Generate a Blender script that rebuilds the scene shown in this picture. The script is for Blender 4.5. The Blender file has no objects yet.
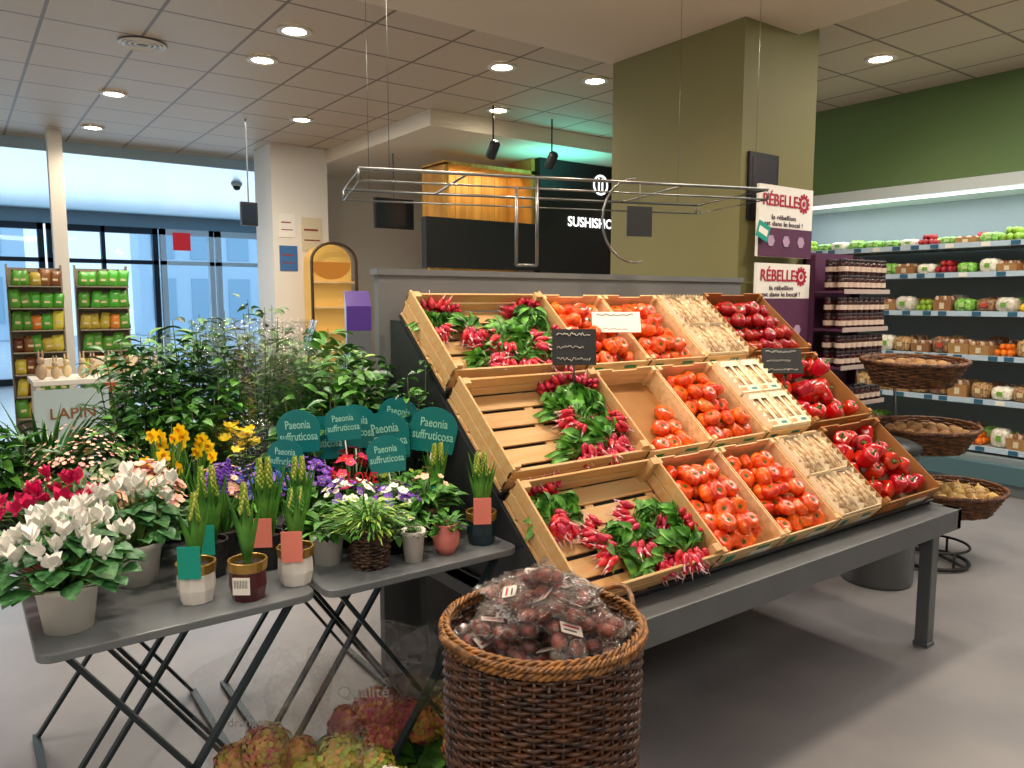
import bpy, math, random
from math import sin, cos, pi, radians
from mathutils import Vector, Matrix, Euler
R = random.Random(7)
C = bpy.context.scene.collection
def rnd(a,b): return R.uniform(a,b)
def lin(h):
    h=h.lstrip('#'); o=[]
    for i in (0,2,4):
        c=int(h[i:i+2],16)/255.; o.append(c/12.92 if c<=.04045 else ((c+.055)/1.055)**2.4)
    return (o[0],o[1],o[2],1)
# ---------------------------------------------------------------- materials
MC={}
def mat(name,col,rough=.5,metal=0,var=0,scale=25,col2=None,bump=0,bscale=None,stretch=None,emit=0,coat=0,rv=0,sub=0,spec=.5,ecol=None):
    if name in MC: return MC[name]
    m=bpy.data.materials.new(name); m.use_nodes=True; nt=m.node_tree; b=nt.nodes['Principled BSDF']; L=nt.links
    b.inputs['Roughness'].default_value=rough; b.inputs['Metallic'].default_value=metal
    b.inputs['Specular IOR Level'].default_value=spec
    c=lin(col); b.inputs['Base Color'].default_value=c
    if coat: b.inputs['Coat Weight'].default_value=coat; b.inputs['Coat Roughness'].default_value=.1
    if sub:
        b.inputs['Subsurface Weight'].default_value=sub; b.inputs['Subsurface Scale'].default_value=.01
    if emit:
        b.inputs['Emission Color'].default_value=lin(ecol or col); b.inputs['Emission Strength'].default_value=emit
    tc=nt.nodes.new('ShaderNodeTexCoord'); mp=nt.nodes.new('ShaderNodeMapping'); L.new(tc.outputs['Object'],mp.inputs[0])
    if stretch: mp.inputs['Scale'].default_value=stretch
    cur=None
    if var or col2:
        n=nt.nodes.new('ShaderNodeTexNoise'); n.inputs['Scale'].default_value=scale; n.inputs['Detail'].default_value=4
        L.new(mp.outputs[0],n.inputs['Vector'])
        r=nt.nodes.new('ShaderNodeValToRGB'); L.new(n.outputs['Fac'],r.inputs[0])
        r.color_ramp.elements[0].position=.35; r.color_ramp.elements[1].position=.65
        c2=lin(col2) if col2 else c
        r.color_ramp.elements[0].color=(c[0]*(1-var),c[1]*(1-var),c[2]*(1-var),1)
        r.color_ramp.elements[1].color=(min(1,c2[0]*(1+var)),min(1,c2[1]*(1+var)),min(1,c2[2]*(1+var)),1)
        cur=r.outputs[0]
    if rv:
        oi=nt.nodes.new('ShaderNodeObjectInfo'); hs=nt.nodes.new('ShaderNodeHueSaturation')
        mr=nt.nodes.new('ShaderNodeMapRange'); mr.inputs[3].default_value=1-rv; mr.inputs[4].default_value=1+rv
        L.new(oi.outputs['Random'],mr.inputs[0]); L.new(mr.outputs[0],hs.inputs['Value'])
        mh=nt.nodes.new('ShaderNodeMapRange'); mh.inputs[3].default_value=.5-rv*.06; mh.inputs[4].default_value=.5+rv*.06
        L.new(oi.outputs['Random'],mh.inputs[0]); L.new(mh.outputs[0],hs.inputs['Hue'])
        if cur: L.new(cur,hs.inputs['Color'])
        else: hs.inputs['Color'].default_value=c
        cur=hs.outputs[0]
    if cur: L.new(cur,b.inputs['Base Color'])
    if bump:
        n2=nt.nodes.new('ShaderNodeTexNoise'); n2.inputs['Scale'].default_value=bscale or scale*2; L.new(mp.outputs[0],n2.inputs['Vector'])
        bp=nt.nodes.new('ShaderNodeBump'); bp.inputs['Strength'].default_value=bump; bp.inputs['Distance'].default_value=.01
        L.new(n2.outputs['Fac'],bp.inputs['Height']); L.new(bp.outputs[0],b.inputs['Normal'])
    MC[name]=m; return m
def film(name,tint='#ffffff',gl=.18,rough=.12,bs=30):
    if name in MC: return MC[name]
    m=bpy.data.materials.new(name); m.use_nodes=True; nt=m.node_tree; nt.nodes.clear(); L=nt.links
    o=nt.nodes.new('ShaderNodeOutputMaterial'); mx=nt.nodes.new('ShaderNodeMixShader'); t=nt.nodes.new('ShaderNodeBsdfTransparent'); g=nt.nodes.new('ShaderNodeBsdfGlossy')
    t.inputs[0].default_value=lin(tint); g.inputs['Roughness'].default_value=rough; mx.inputs[0].default_value=gl
    n=nt.nodes.new('ShaderNodeTexNoise'); n.inputs['Scale'].default_value=bs; bp=nt.nodes.new('ShaderNodeBump'); bp.inputs['Strength'].default_value=.8; bp.inputs['Distance'].default_value=.02
    L.new(n.outputs['Fac'],bp.inputs['Height']); L.new(bp.outputs[0],g.inputs['Normal'])
    L.new(t.outputs[0],mx.inputs[1]); L.new(g.outputs[0],mx.inputs[2]); L.new(mx.outputs[0],o.inputs[0])
    MC[name]=m; return m
def tilemat(name,col,line,w,h,rough=.6,mortar=.012,off=0.):
    m=bpy.data.materials.new(name); m.use_nodes=True; nt=m.node_tree; b=nt.nodes['Principled BSDF']; L=nt.links
    tc=nt.nodes.new('ShaderNodeTexCoord'); br=nt.nodes.new('ShaderNodeTexBrick'); br.offset=off
    L.new(tc.outputs['Object'],br.inputs['Vector']); br.inputs['Scale'].default_value=1
    br.inputs['Color1'].default_value=lin(col); c=lin(col); br.inputs['Color2'].default_value=(c[0]*.96,c[1]*.96,c[2]*.96,1); br.inputs['Mortar'].default_value=lin(line)
    br.inputs['Mortar Size'].default_value=mortar; br.inputs['Brick Width'].default_value=w; br.inputs['Row Height'].default_value=h
    L.new(br.outputs['Color'],b.inputs['Base Color']); b.inputs['Roughness'].default_value=rough
    return m
# ---------------------------------------------------------------- mesh builder
class MB:
    def __init__(s): s.v=[];s.f=[];s.m=[]
    def add(s,vs,fs,m=0,M=None):
        o=len(s.v)
        if M is not None: vs=[M@Vector(v) for v in vs]
        s.v.extend([tuple(v) for v in vs]); s.f.extend([tuple(i+o for i in f) for f in fs]); s.m.extend([m]*len(fs)); return s
    def box(s,x0,y0,z0,x1,y1,z1,m=0,M=None):
        v=[(x0,y0,z0),(x1,y0,z0),(x1,y1,z0),(x0,y1,z0),(x0,y0,z1),(x1,y0,z1),(x1,y1,z1),(x0,y1,z1)]
        return s.add(v,[(0,3,2,1),(4,5,6,7),(0,1,5,4),(1,2,6,5),(2,3,7,6),(3,0,4,7)],m,M)
    def bar(s,p,q,w,d,m=0,up=(0,0,1)):
        p=Vector(p);q=Vector(q);z=(q-p).normalized();u=Vector(up)
        if abs(z.dot(u))>.95:u=Vector((0,1,0))
        x=z.cross(u).normalized();y=z.cross(x)
        vs=[]
        for c in (p,q):
            for a,b in((-1,-1),(1,-1),(1,1),(-1,1)): vs.append(c+x*a*w/2+y*b*d/2)
        return s.add(vs,[(0,1,2,3),(7,6,5,4),(0,4,5,1),(1,5,6,2),(2,6,7,3),(3,7,4,0)],m)
    def lathe(s,prof,n=16,m=0,M=None,rib=None,cap=True):
        vs=[];fs=[]
        for r,z in prof:
            for i in range(n):
                a=2*pi*i/n; rr=r*(rib(a,z) if rib else 1); vs.append((rr*cos(a),rr*sin(a),z))
        for j in range(len(prof)-1):
            for i in range(n):
                k=(i+1)%n; fs.append((j*n+i,j*n+k,(j+1)*n+k,(j+1)*n+i))
        if cap:
            fs.append(tuple(range(n-1,-1,-1))); fs.append(tuple((len(prof)-1)*n+i for i in range(n)))
        return s.add(vs,fs,m,M)
    def ell(s,c,rx,ry,rz,n=8,k=6,m=0,M=None):
        pr=[(max(1e-4,sin(pi*j/k)),-cos(pi*j/k)) for j in range(k+1)]
        T=Matrix.Translation(c)@Matrix.Diagonal((rx,ry,rz,1))
        if M is not None:T=M@T
        return s.lathe(pr,n,m,T,cap=False)
    def tube(s,pts,r,n=6,m=0,closed=False):
        pts=[Vector(p) for p in pts];N=len(pts);vs=[];fs=[];pv=None
        for i,p in enumerate(pts):
            a=pts[(i-1)%N] if (closed or i>0) else p; b=pts[(i+1)%N] if (closed or i<N-1) else p
            t=(b-a).normalized() if (b-a).length>1e-9 else Vector((0,0,1))
            if pv is None:
                u=Vector((0,0,1)) if abs(t.z)<.9 else Vector((1,0,0)); x=t.cross(u).normalized()
            else:
                x=(pv-t*pv.dot(t)); x=x.normalized() if x.length>1e-6 else t.orthogonal().normalized()
            pv=x;y=t.cross(x);rr=r[i] if isinstance(r,(list,tuple)) else r
            for k in range(n):
                a2=2*pi*k/n; vs.append(p+x*cos(a2)*rr+y*sin(a2)*rr)
        for i in range(N if closed else N-1):
            j=(i+1)%N
            for k in range(n):
                l=(k+1)%n; fs.append((i*n+k,i*n+l,j*n+l,j*n+k))
        if not closed: fs.append(tuple(range(n-1,-1,-1))); fs.append(tuple((N-1)*n+k for k in range(n)))
        return s.add(vs,fs,m)
    def leaf(s,p,d,Ln,W,droop=.5,m=0,seg=4,fold=.15,pw=1.,twist=0.):
        p=Vector(p);d=Vector(d).normalized();vs=[];fs=[]
        side=d.cross(Vector((0,0,1)))
        if side.length<.05: side=Vector((cos(twist),sin(twist),0))
        side.normalize()
        if twist: side=(Matrix.Rotation(twist,3,d)@side)
        for i in range(seg+1):
            t=i/seg; w=W*(sin(pi*min(1,max(.02,t**pw*.96+.03))))*.5
            if i==0:w=W*.08
            n=side.cross(d).normalized()
            vs+= [p-side*w+n*w*fold*2,p,p+side*w+n*w*fold*2]
            if i<seg:
                p=p+d*(Ln/seg); d=(d+Vector((0,0,-droop/seg))).normalized()
        for i in range(seg):
            a=i*3; fs+=[(a,a+1,a+4,a+3),(a+1,a+2,a+5,a+4)]
        return s.add(vs,fs,m)
    def obj(s,name,mats,parent=None,smooth=True,bevel=0,angle=None,label=None):
        me=bpy.data.meshes.new(name); me.from_pydata(s.v,[],s.f)
        if not isinstance(mats,(list,tuple)): mats=[mats]
        for x in mats: me.materials.append(x)
        me.polygons.foreach_set('material_index',s.m)
        me.polygons.foreach_set('use_smooth',[smooth]*len(me.polygons)); me.update()
        ob=bpy.data.objects.new(name,me); C.objects.link(ob)
        if parent: ob.parent=parent
        if bevel:
            b=ob.modifiers.new('b','BEVEL'); b.width=bevel; b.segments=2; b.limit_method='ANGLE'
        if label: ob['label']=label
        return ob
def meta(ob,label,cat,group=None,kind=None):
    ob['label']=label; ob['category']=cat
    if group: ob['group']=group
    if kind: ob['kind']=kind
    return ob
def thing(name,label,cat,M=None,group=None):
    ob=bpy.data.objects.new(name,None); ob.empty_display_size=.05; C.objects.link(ob); meta(ob,label,cat,group)
    if M is not None: ob.matrix_basis=M
    return ob
def struct(ob): ob['kind']='structure'; return ob
KIDS={}
def dup(root,M,label=None,group=None):
    def cp(o,par):
        n=o.copy(); C.objects.link(n)
        if par: n.parent=par; n.matrix_parent_inverse=o.matrix_parent_inverse.copy()
        for c in KIDS.get(o.name,[]): cp(c,n)
        return n
    n=cp(root,None); n.matrix_basis=M
    if label: n['label']=label
    if group: n['group']=group
    return n
class Kind:
    def __init__(s,maker): s.mk=maker; s.root=None
    def put(s,M,label=None,group=None):
        if s.root is None:
            s.root=s.mk()
            def reg(o):
                KIDS[o.name]=[c for c in C.objects if c.parent==o]
                for c in KIDS[o.name]: reg(c)
            reg(s.root); s.root.matrix_basis=M
            if label: s.root['label']=label
            if group: s.root['group']=group
            return s.root
        return dup(s.root,M,label,group)
def T(x,y,z): return Matrix.Translation((x,y,z))
def RX(a): return Matrix.Rotation(radians(a),4,'X')
def RY(a): return Matrix.Rotation(radians(a),4,'Y')
def RZ(a): return Matrix.Rotation(radians(a),4,'Z')
def S(k,l=None,m=None): return Matrix.Diagonal((k,k if l is None else l,k if m is None else m,1))
TXT={}
def textmesh(body,bold=0):
    cu=bpy.data.curves.new('lettering','FONT'); cu.body=body; cu.size=1; cu.extrude=.01; cu.offset=bold; cu.align_x='CENTER'; cu.align_y='CENTER'; cu.resolution_u=3
    ob=bpy.data.objects.new('tmp',cu); C.objects.link(ob); dg=bpy.context.evaluated_depsgraph_get()
    me=bpy.data.meshes.new_from_object(ob.evaluated_get(dg)); bpy.data.objects.remove(ob); TXT[body]=me
for b in ["SUSHISHOP","R\u00c9BELLE","Paeonia\nsuffruticosa","Hydrangea","Qualit\u00e9","la r\u00e9bellion\nest dans le bocal !","LAPIN","LOVE"]: textmesh(b,0 if b in("Hydrangea","Qualit\u00e9") else .012)
def text(body,w,M,material,parent):
    me=TXT[body].copy(); me.materials.clear(); me.materials.append(material)
    ob=bpy.data.objects.new('lettering',me); C.objects.link(ob)
    xs=[v.co.x for v in me.vertices]; k=w/(max(xs)-min(xs)); ob.parent=parent; ob.matrix_basis=M@S(k)
    return ob
# ---------------------------------------------------------------- materials list
white=mat('white paint','#e9e4da',.6); wall_w=mat('wall paint','#dcd6ca',.7)
black=mat('black','#15151a',.45); dkgrey=mat('dark grey steel','#34373b',.4,metal=.3)
grey=mat('grey steel','#676b6f',.42,metal=.3,var=.05,scale=8); chrome=mat('brushed steel','#8b8b88',.3,metal=.9)
olive=mat('olive paint','#7f7a4e',.65,var=.02,scale=2); green_w=mat('green paint','#647f4e',.65,var=.02,scale=2)
wood=mat('crate wood','#e6c48c',.6,var=.12,scale=14,col2='#cf9f62',stretch=(.25,3,3),bump=.15,rv=.06)
wood2=mat('pale box wood','#e4bb82',.6,var=.08,scale=14,col2='#eccd9e',stretch=(.3,3,3),rv=.06)
card=mat('kraft cardboard','#a9763f',.75,var=.08,scale=10,rv=.06)
wick=mat('brown wicker','#2a150b',.4,var=.4,scale=30,col2='#4f2c15',bump=.3,coat=.3)
wickd=mat('dark wicker','#2e2019',.5,var=.4,scale=40,col2='#4d382a',bump=.3)
wickrim=mat('tan wicker','#66401f',.45,var=.35,scale=40,col2='#94622d',bump=.3,coat=.2)
leafm=mat('leaf green','#387529',.45,var=.25,scale=12,col2='#5c993a',coat=.1)
leafd=mat('dark leaf','#1f4a22',.42,var=.3,scale=12,col2='#35702e',coat=.15)
leafy=mat('lime leaf','#7fa635',.45,var=.2,scale=14,col2='#a0c048')
leafg=mat('grey green leaf','#5e7852',.55,var=.25,scale=14,col2='#859c6f')
leafr=mat('radish leaf','#2b701f',.45,var=.3,scale=25,col2='#64a838',coat=.1)
leafm2=mat('marbled leaf','#1e5627',.45,var=.2,scale=60,col2='#477f48')
stem=mat('stem green','#5f8c36',.5,var=.1); soil=mat('soil','#2d2019',.9,var=.4,scale=60,bump=.5)
twig=mat('twig','#3f4d26',.7)
P_white=mat('white petal','#faf7f1',.45,var=.02,sub=.1); P_pink=mat('hot pink petal','#d8165f',.45,var=.15); P_pale=mat('pale pink petal','#f3a9a8',.5,var=.1,col2='#f6cfae')
P_yel=mat('yellow petal','#fbd90c',.45,var=.05); P_or=mat('yellow trumpet','#f8b808',.45,var=.1); P_pur=mat('purple petal','#53279a',.5,var=.2,col2='#7c46c4')
P_red=mat('red petal','#c4182a',.45,var=.15); P_lim=mat('lime bloom','#9fb238',.5,var=.15,col2='#789c33'); P_blue=mat('blue petal','#3646a8',.5,var=.2)
P_hl=mat('hydrangea cream lime','#cfcf5a',.5,var=.15,scale=30,col2='#a8c04a')
P_mix=mat('hydrangea pink','#d04a6e',.55,var=.2,scale=30,col2='#e59a58'); P_mix2=mat('hydrangea lime','#c9c23c',.55,var=.2,scale=30,col2='#e0a660')
gold=mat('gold glaze','#c09a52',.3,metal=.75); potw=mat('white ceramic','#f0ebe4',.35,coat=.3); potred=mat('oxblood ceramic','#4b0f15',.35,coat=.3); potpk=mat('pink ceramic','#e08278',.5); pottl=mat('dark teal ceramic','#17323c',.35,coat=.3)
plast_w=mat('white plastic','#f0ede8',.45); plast_b=mat('black plastic','#222225',.5); plast_pk=mat('pink plastic','#d6246c',.45)
teal=mat('teal card','#067a7c',.45); teal2=mat('pale teal ink','#9ce0d0',.5); salmon=mat('salmon card','#f08878',.55); tealtag=mat('mint card','#12a08c',.5)
cell=film('cellophane',gl=.2,rough=.06,bs=16); cell2=film('plastic film',gl=.2,rough=.07,bs=25); cell3=film('thin lid film',gl=.06,rough=.15,bs=40); glassm=film('window glass','#f4faff',.05,.02,1)
radm=mat('radish skin','#b80f2e',.3,var=.2,scale=40,col2='#cf2847',coat=.4,rv=.15); radw=mat('radish tip','#efc0c8',.4)
tomm=mat('orange red tomato','#e0330a',.25,var=.12,scale=14,col2='#f06a18',coat=.5,rv=.12); tomd=mat('red tomato','#a8140c',.25,var=.1,coat=.4,rv=.12)
pepm=mat('red pepper','#c60d0a',.15,var=.1,coat=.8,rv=.12); cal=mat('calyx green','#3f6f26',.5)
paper=mat('paper','#f2eee5',.7); slate=mat('slate','#202326',.6,var=.1); chalk=mat('chalk','#e8e6df',.8); wine=mat('wine red ink','#b31840',.5); purple=mat('plum print','#3e1d3a',.5)
M_X90=RX(90)
# ---------------------------------------------------------------- ROOM
def sbox(name,m,*a,**k):
    return struct(MB().box(*a).obj(name,m,smooth=False))
floorm=mat('vinyl floor','#878588',.36,var=.04,scale=2.5,col2='#8f8c8e',bump=.02,bscale=200)
sbox('floor',floorm,-3,-3,-.1,9.6,17.6,0)
til=tilemat('ceiling tiles','#cdbca6','#7f705f',.6,.6)
sbox('ceiling',til,-3,-3,3.43,9.6,10.4,3.53)
gloss=mat('lobby ceiling blue reflection','#a4bcc9',.3)  # blue of the reflected outdoors is put into this base colour
sbox('ceiling.001',gloss,-3,10.4,3.30,9.6,17.6,3.53)
sbox('ceiling.002',mat('plaster white','#dfcfba',.6),-3,-3,3.31,4.55,4.22,3.429)
sbox('wall_left',wall_w,-3.1,-3,0,-3,17.6,3.5)
sbox('wall_front',wall_w,-3,-3.1,0,9.6,-3,3.5)
sbox('wall_right',wall_w,9.5,-3,0,9.6,17.6,3.5)
sbox('wall_right.001',wall_w,7.75,-3,0,7.85,5.4,3.43)
sbox('trim_1',green_w,6.97,-1.5,2.63,7.749,5.4,3.43)
sbox('wall_pillar',olive,4.0,3.05,0,4.78,4.2,3.43)
sl=mat('slab white','#e9deca',.5)
sbox('ceiling.003',sl,3.83,6.54,3.27,9.5,10.39,3.428)
navy=mat('navy frame','#1d2c3a',.4,metal=.3)
sbox('wall_back',mat('fascia pale blue','#8fa9b8',.6),-3,17,3.05,9.5,17.2,3.3)
sbox('wall_back.001',wall_w,6.7,17,0,9.5,17.2,3.05)
wfr=mat('white frame','#dfe6ea',.4)
def window(n,x0,x1,muls,z0=.08,z1=3.05,m=navy,kind='window'):
    root=MB(); w=.10
    root.box(x0,16.98,0,x0+w,17.15,z1); root.box(x1-w,16.98,0,x1,17.15,z1); root.box(x0,16.98,z1-.12,x1,17.15,z1); root.box(x0,16.98,0,x1,17.15,z0+.04)
    for q in muls: root.box(q-.035,16.98,0,q+.035,17.15,z1)
    root.box(x0,16.98,2.32,x1,17.12,2.40)
    o=struct(root.obj('%s_%d'%(kind,n),m,smooth=False))
    MB().box(x0+w,17.05,z0,x1-w,17.06,z1-.1).obj('glass_pane',glassm,parent=o,smooth=False)
window(1,-2.9,1.5,[-1.5,0]); window(2,1.55,3.5,[2.5]); window(1,3.55,4.6,[],kind='door',m=wfr); window(3,4.65,6.7,[5.6],m=wfr)
struct(MB().box(-14,17.3,-.12,20,40,-.02).obj('ground',mat('pavement','#b4c0c8',.8,var=.05,scale=2),smooth=False))
fac=mat('stone facade','#b8cedd',.8); facw=mat('facade window','#8fb0c4',.3)
b=MB(); b.box(-12,36,0,2.5,38,5.5,0)
for i in range(8):
    for k in range(2): b.box(-11.2+i*1.7,35.95,.7+k*2.6,-10.2+i*1.7,36.0,2.5+k*2.6,1)
b.box(7,38,0,18,40,7,0)
for i in range(6):
    for k in range(2): b.box(7.5+i*1.7,37.95,.7+k*2.8,8.5+i*1.7,38.0,2.6+k*2.8,1)
struct(b.obj('wall_street',[fac,facw],smooth=False))
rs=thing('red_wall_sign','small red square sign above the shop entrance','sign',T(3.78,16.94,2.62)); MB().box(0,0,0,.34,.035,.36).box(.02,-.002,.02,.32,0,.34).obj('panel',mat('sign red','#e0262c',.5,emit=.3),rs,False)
# ---------------------------------------------------------------- display rack
XL,XR=1.42,3.66
rack=thing('produce_display_rack','grey steel sloping produce display table with back panel','display rack',T(0,0,0))
MB().box(XL-.02,1.52,.555,XR+.02,1.60,.65).box(XL-.02,1.6,.60,XR+.02,2.78,.648).box(XR-.02,1.52,.555,XR+.02,2.78,.65).box(XL-.02,1.52,.555,XL+.02,2.78,.65).obj('table_frame',grey,rack,False,.004)
for x in (XL+.12,XR-.1):
    for y in (1.6,2.68):
        MB().box(x-.03,y-.03,0,x+.03,y+.03,.60).box(x-.035,y-.035,0,x+.035,y+.035,.02).obj('leg',grey,rack,False,.004)
ROWS=[(1.66,.662),(2.005,.965),(2.35,1.27)]
TILT=40
def CM(x,row): return T(x,ROWS[row][0],ROWS[row][1])@RX(TILT)
for i in range(3):
    M=CM(XL,i)
    MB().box(0,-.01,-.014,XR-XL,.43,-.002,0,M).box(0,-.012,-.014,XR-XL,-.004,.02,0,M).obj('shelf',dkgrey,rack,False)
for x in (XL+.005,XR-.005):
    b=MB(); b.add([(x-.01,1.66,.65),(x-.01,2.75,.65),(x-.01,2.75,1.52),(x-.01,2.68,1.52),(x+.01,1.66,.65),(x+.01,2.75,.65),(x+.01,2.75,1.52),(x+.01,2.68,1.52)],[(0,1,2,3),(7,6,5,4),(0,4,5,1),(1,5,6,2),(2,6,7,3),(3,7,4,0)])
    b.obj('side_support',dkgrey,rack,False)
MB().box(XL-.04,2.78,.0,XR+.02,2.82,1.71).box(XL-.05,2.77,1.70,XR+.03,2.83,1.725).obj('back_panel',mat('panel grey','#6f7276',.5),rack,False)
def wood_crate(w,d,h):
    b=MB(); t=.009; n=5
    for i in range(n):
        y0=d*i/n+.006; b.box(.0,y0,.004,w,y0+d/n-.016,.004+t)
    for x in (.0,w-t):
        b.box(x,0,.02,x+t,d,h*.62); b.box(x,0,h*.66,x+t,d,h*1.15)
    for y in (0,d-t):
        b.box(0,y,.018,w,y+t,h*.55); b.box(0,y,h*.60,w,y+t,h)
    for x in (t,w-t-.03):
        for y in (t,d-t-.03): b.box(x,y,0,x+.03,y+.03,h*1.15)
    for x in (0.0,w/2-.02,w-.04): b.box(x,0,0,x+.04,d,.006)
    return b
K_crate=Kind(lambda: meta(wood_crate(.64,.43,.105).obj('wooden_crate',wood,smooth=False,bevel=.0015),'pale slatted wooden crate with bunches of radishes','crate'))
for i in range(3): K_crate.put(CM(XL,i)@T(.003,0,0),group='slatted radish crates')
prints=mat('box print green','#3d8f6b',.6)
def tray(w,d,h):
    root=MB(); t=.006
    root.box(0,0,0,w,d,t,1)
    root.box(0,0,0,t,d,h,0).box(w-t,0,0,w,d,h,0).box(0,0,0,w,t,h,0).box(0,d-t,0,w,d,h,0)
    for x in (t,w-t-.02):
        for y in (t,d-t-.02): root.box(x,y,0,x+.02,y+.02,h*1.12,0)
    root.box(0,d-t,h,w*.3,d,h*1.12,0).box(w*.7,d-t,h,w,d,h*1.12,0)
    root.box(w*.12,-.0015,h*.3,w*.26,0,h*.75,2).box(w*.55,-.0015,h*.2,w*.88,0,h*.5,3).box(w*.6,-.0015,h*.6,w*.8,0,h*.8,2)
    return root
K_tray=Kind(lambda: meta(tray(.36,.43,.09).obj('produce_tray',[wood2,card,prints,paper],smooth=False,bevel=.0012),'pale thin-wood tray heaped with orange-red tomatoes','crate'))
K_trayc=Kind(lambda: meta(tray(.49,.43,.105).obj('cardboard_tray',[card,mat('dark card','#6d4a30',.7),mat('orange print','#d8782a',.6),paper],smooth=False),'brown cardboard tray with red vegetables','crate'))
K_trayn=Kind(lambda: meta(tray(.31,.43,.09).obj('thin_wood_tray',[wood2,wood2,teal,paper],smooth=False,bevel=.0012),'thin wooden tray holding film-covered punnets','crate'))
C2=[2.072,2.438]; C3=2.808; C4=3.13
for i in range(3):
    for x in C2: K_tray.put(CM(x,i),group='tomato trays')
    K_trayn.put(CM(C3,i),group='punnet trays')
    K_trayc.put(CM(C4+.01,i),group='cardboard vegetable trays',label=['brown cardboard tray of shiny red peppers','brown cardboard tray filled with red peppers','dark brown cardboard tray of ripe red tomatoes'][i])
# radishes
def mk_bunch_(seed):
    def f():
        r=random.Random(seed); u=r.uniform
        root=thing('radish_bunch','bunch of pink-red radishes with green leaves in crate','radish',group='bunched radishes')
        b=MB(); b.lathe([(.0008,-.048),(.0015,-.034),(.004,-.024),(.0095,-.012),(.0118,.0),(.0105,.011),(.005,.017),(.002,.020)],10)
        b.m=[1 if i<20 else 0 for i in range(len(b.m))]; me=None
        for i in range(16):
            a=(i%5-2)*.36+u(-.2,.2); lay=i//5
            M=T((i%5-2)*.018+u(-.008,.008),-.03-u(0,.024)-.012*(lay%2),.014+.015*lay+u(-.003,.004))@RZ(a*45)@RX(-90+u(-45,45))@RZ(u(0,360))
            if me is None: o=b.obj('radish',[radm,radw],root); me=o.data
            else: o=bpy.data.objects.new('radish',me); C.objects.link(o); o.parent=root
            o.matrix_basis=M@S(u(.8,1.15))
        l=MB()
        for i in range(26):
            a=u(-1.2,1.2); st=Vector((u(-.025,.025),-.015,.018+u(0,.02))); d=Vector((sin(a),cos(a),u(-.05,.55))).normalized()
            Ls=u(.015,.05); l.tube([st,st+d*Ls],.0016,4,1)
            l.leaf(st+d*Ls*.9,d,u(.045,.085),u(.018,.036),u(.6,2.4),0,5,u(.1,.5),.8,u(-1.3,1.3))
        l.obj('leaves',[leafr,stem],root); return root
    return f
K_bun=[Kind(mk_bunch_(s_)) for s_ in (1,2,3)]
def bunches(row,lst):
    for (u,v,a,w) in lst: R.choice(K_bun).put(CM(XL,row)@T(u+rnd(-.01,.01),v,.018+w)@RZ(a+rnd(-25,25))@RX(rnd(-10,12))@S(rnd(.92,1.12)))
bunches(2,[(.09,.36,160,0),(.18,.35,190,.0),(.08,.30,30,.01),(.23,.28,20,.0),(.37,.24,-20,0),(.49,.25,20,.0),(.57,.36,150,.02),(.52,.34,190,.0),(.30,.11,-18,.01),(.40,.10,15,.015),(.50,.085,-15,.02),(.58,.11,5,.025),(.21,.09,25,.0),(.45,.17,60,.03),(.33,.18,-60,.02),(.57,.21,80,.02),(.27,.20,-100,0)])
bunches(1,[(.43,.36,165,.0),(.50,.37,195,.02),(.57,.35,150,.03),(.41,.27,30,0),(.50,.27,-30,0),(.57,.24,40,0),(.42,.12,20,.01),(.54,.13,-30,.02),(.48,.09,0,.03),(.36,.08,25,0),(.58,.18,80,.03),(.46,.20,-80,.02),(.56,.09,50,.0)])
bunches(0,[(.09,.38,160,0),(.16,.37,190,.01),(.08,.31,30,.0),(.17,.30,-60,.0),(.36,.15,-20,.01),(.46,.18,30,.0),(.55,.22,-20,.01),(.45,.085,15,.01),(.57,.09,-15,.02),(.58,.18,60,.03),(.37,.065,30,0),(.51,.07,0,.03),(.28,.13,-100,0),(.41,.21,-90,.02),(.26,.19,-120,0)])
def mk_tom(m,ribs,amp,lab,flat=.78,R0=.047):
    def f():
        root=thing('tomato',lab,'tomato')
        b=MB(); k=9; pr=[]
        for j in range(k+1):
            a=pi*j/k; r=max(.002,sin(a)**.85)*R0; z=-cos(a)*R0*flat
            if j>=k-1: z-=.007*(j-k+2)
            pr.append((r,z))
        b.lathe(pr,28,0,T(0,0,R0*flat),rib=lambda a,z:1+amp*(abs(cos(ribs*a/2))-.6)+.05*sin(a+1)); b.obj('fruit_body',m,root)
        c=MB(); zt=R0*flat*2-.012
        for i in range(5):
            a=i*2*pi/5; c.leaf((0,0,zt),(cos(a),sin(a),.45),.016,.006,1.2,0,3)
        c.tube([(0,0,zt-.004),(.001,.002,zt+.008)],.002,5); c.obj('calyx',cal,root); return root
    return f
K_tom=Kind(mk_tom(tomm,8,.18,'ribbed orange-red beef tomato in wooden tray',.72,.048)); K_tomd=Kind(mk_tom(tomd,6,.05,'ripe dark red tomato in cardboard tray',.8,.043))
def mk_pep():
    root=thing('red_pepper','glossy red bell pepper in cardboard tray','pepper')
    b=MB(); b.lathe([(.004,.008),(.016,.0),(.028,.004),(.034,.02),(.038,.04),(.043,.062),(.043,.08),(.032,.092),(.014,.088),(.003,.082)],24,0,rib=lambda a,z:1+.13*(abs(cos(2*a))-.6)); b.obj('fruit_body',pepm,root)
    MB().lathe([(.012,.083),(.013,.088),(.005,.091),(.0045,.112),(.006,.115)],8).obj('stem',cal,root); return root
K_pep=Kind(mk_pep)
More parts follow.
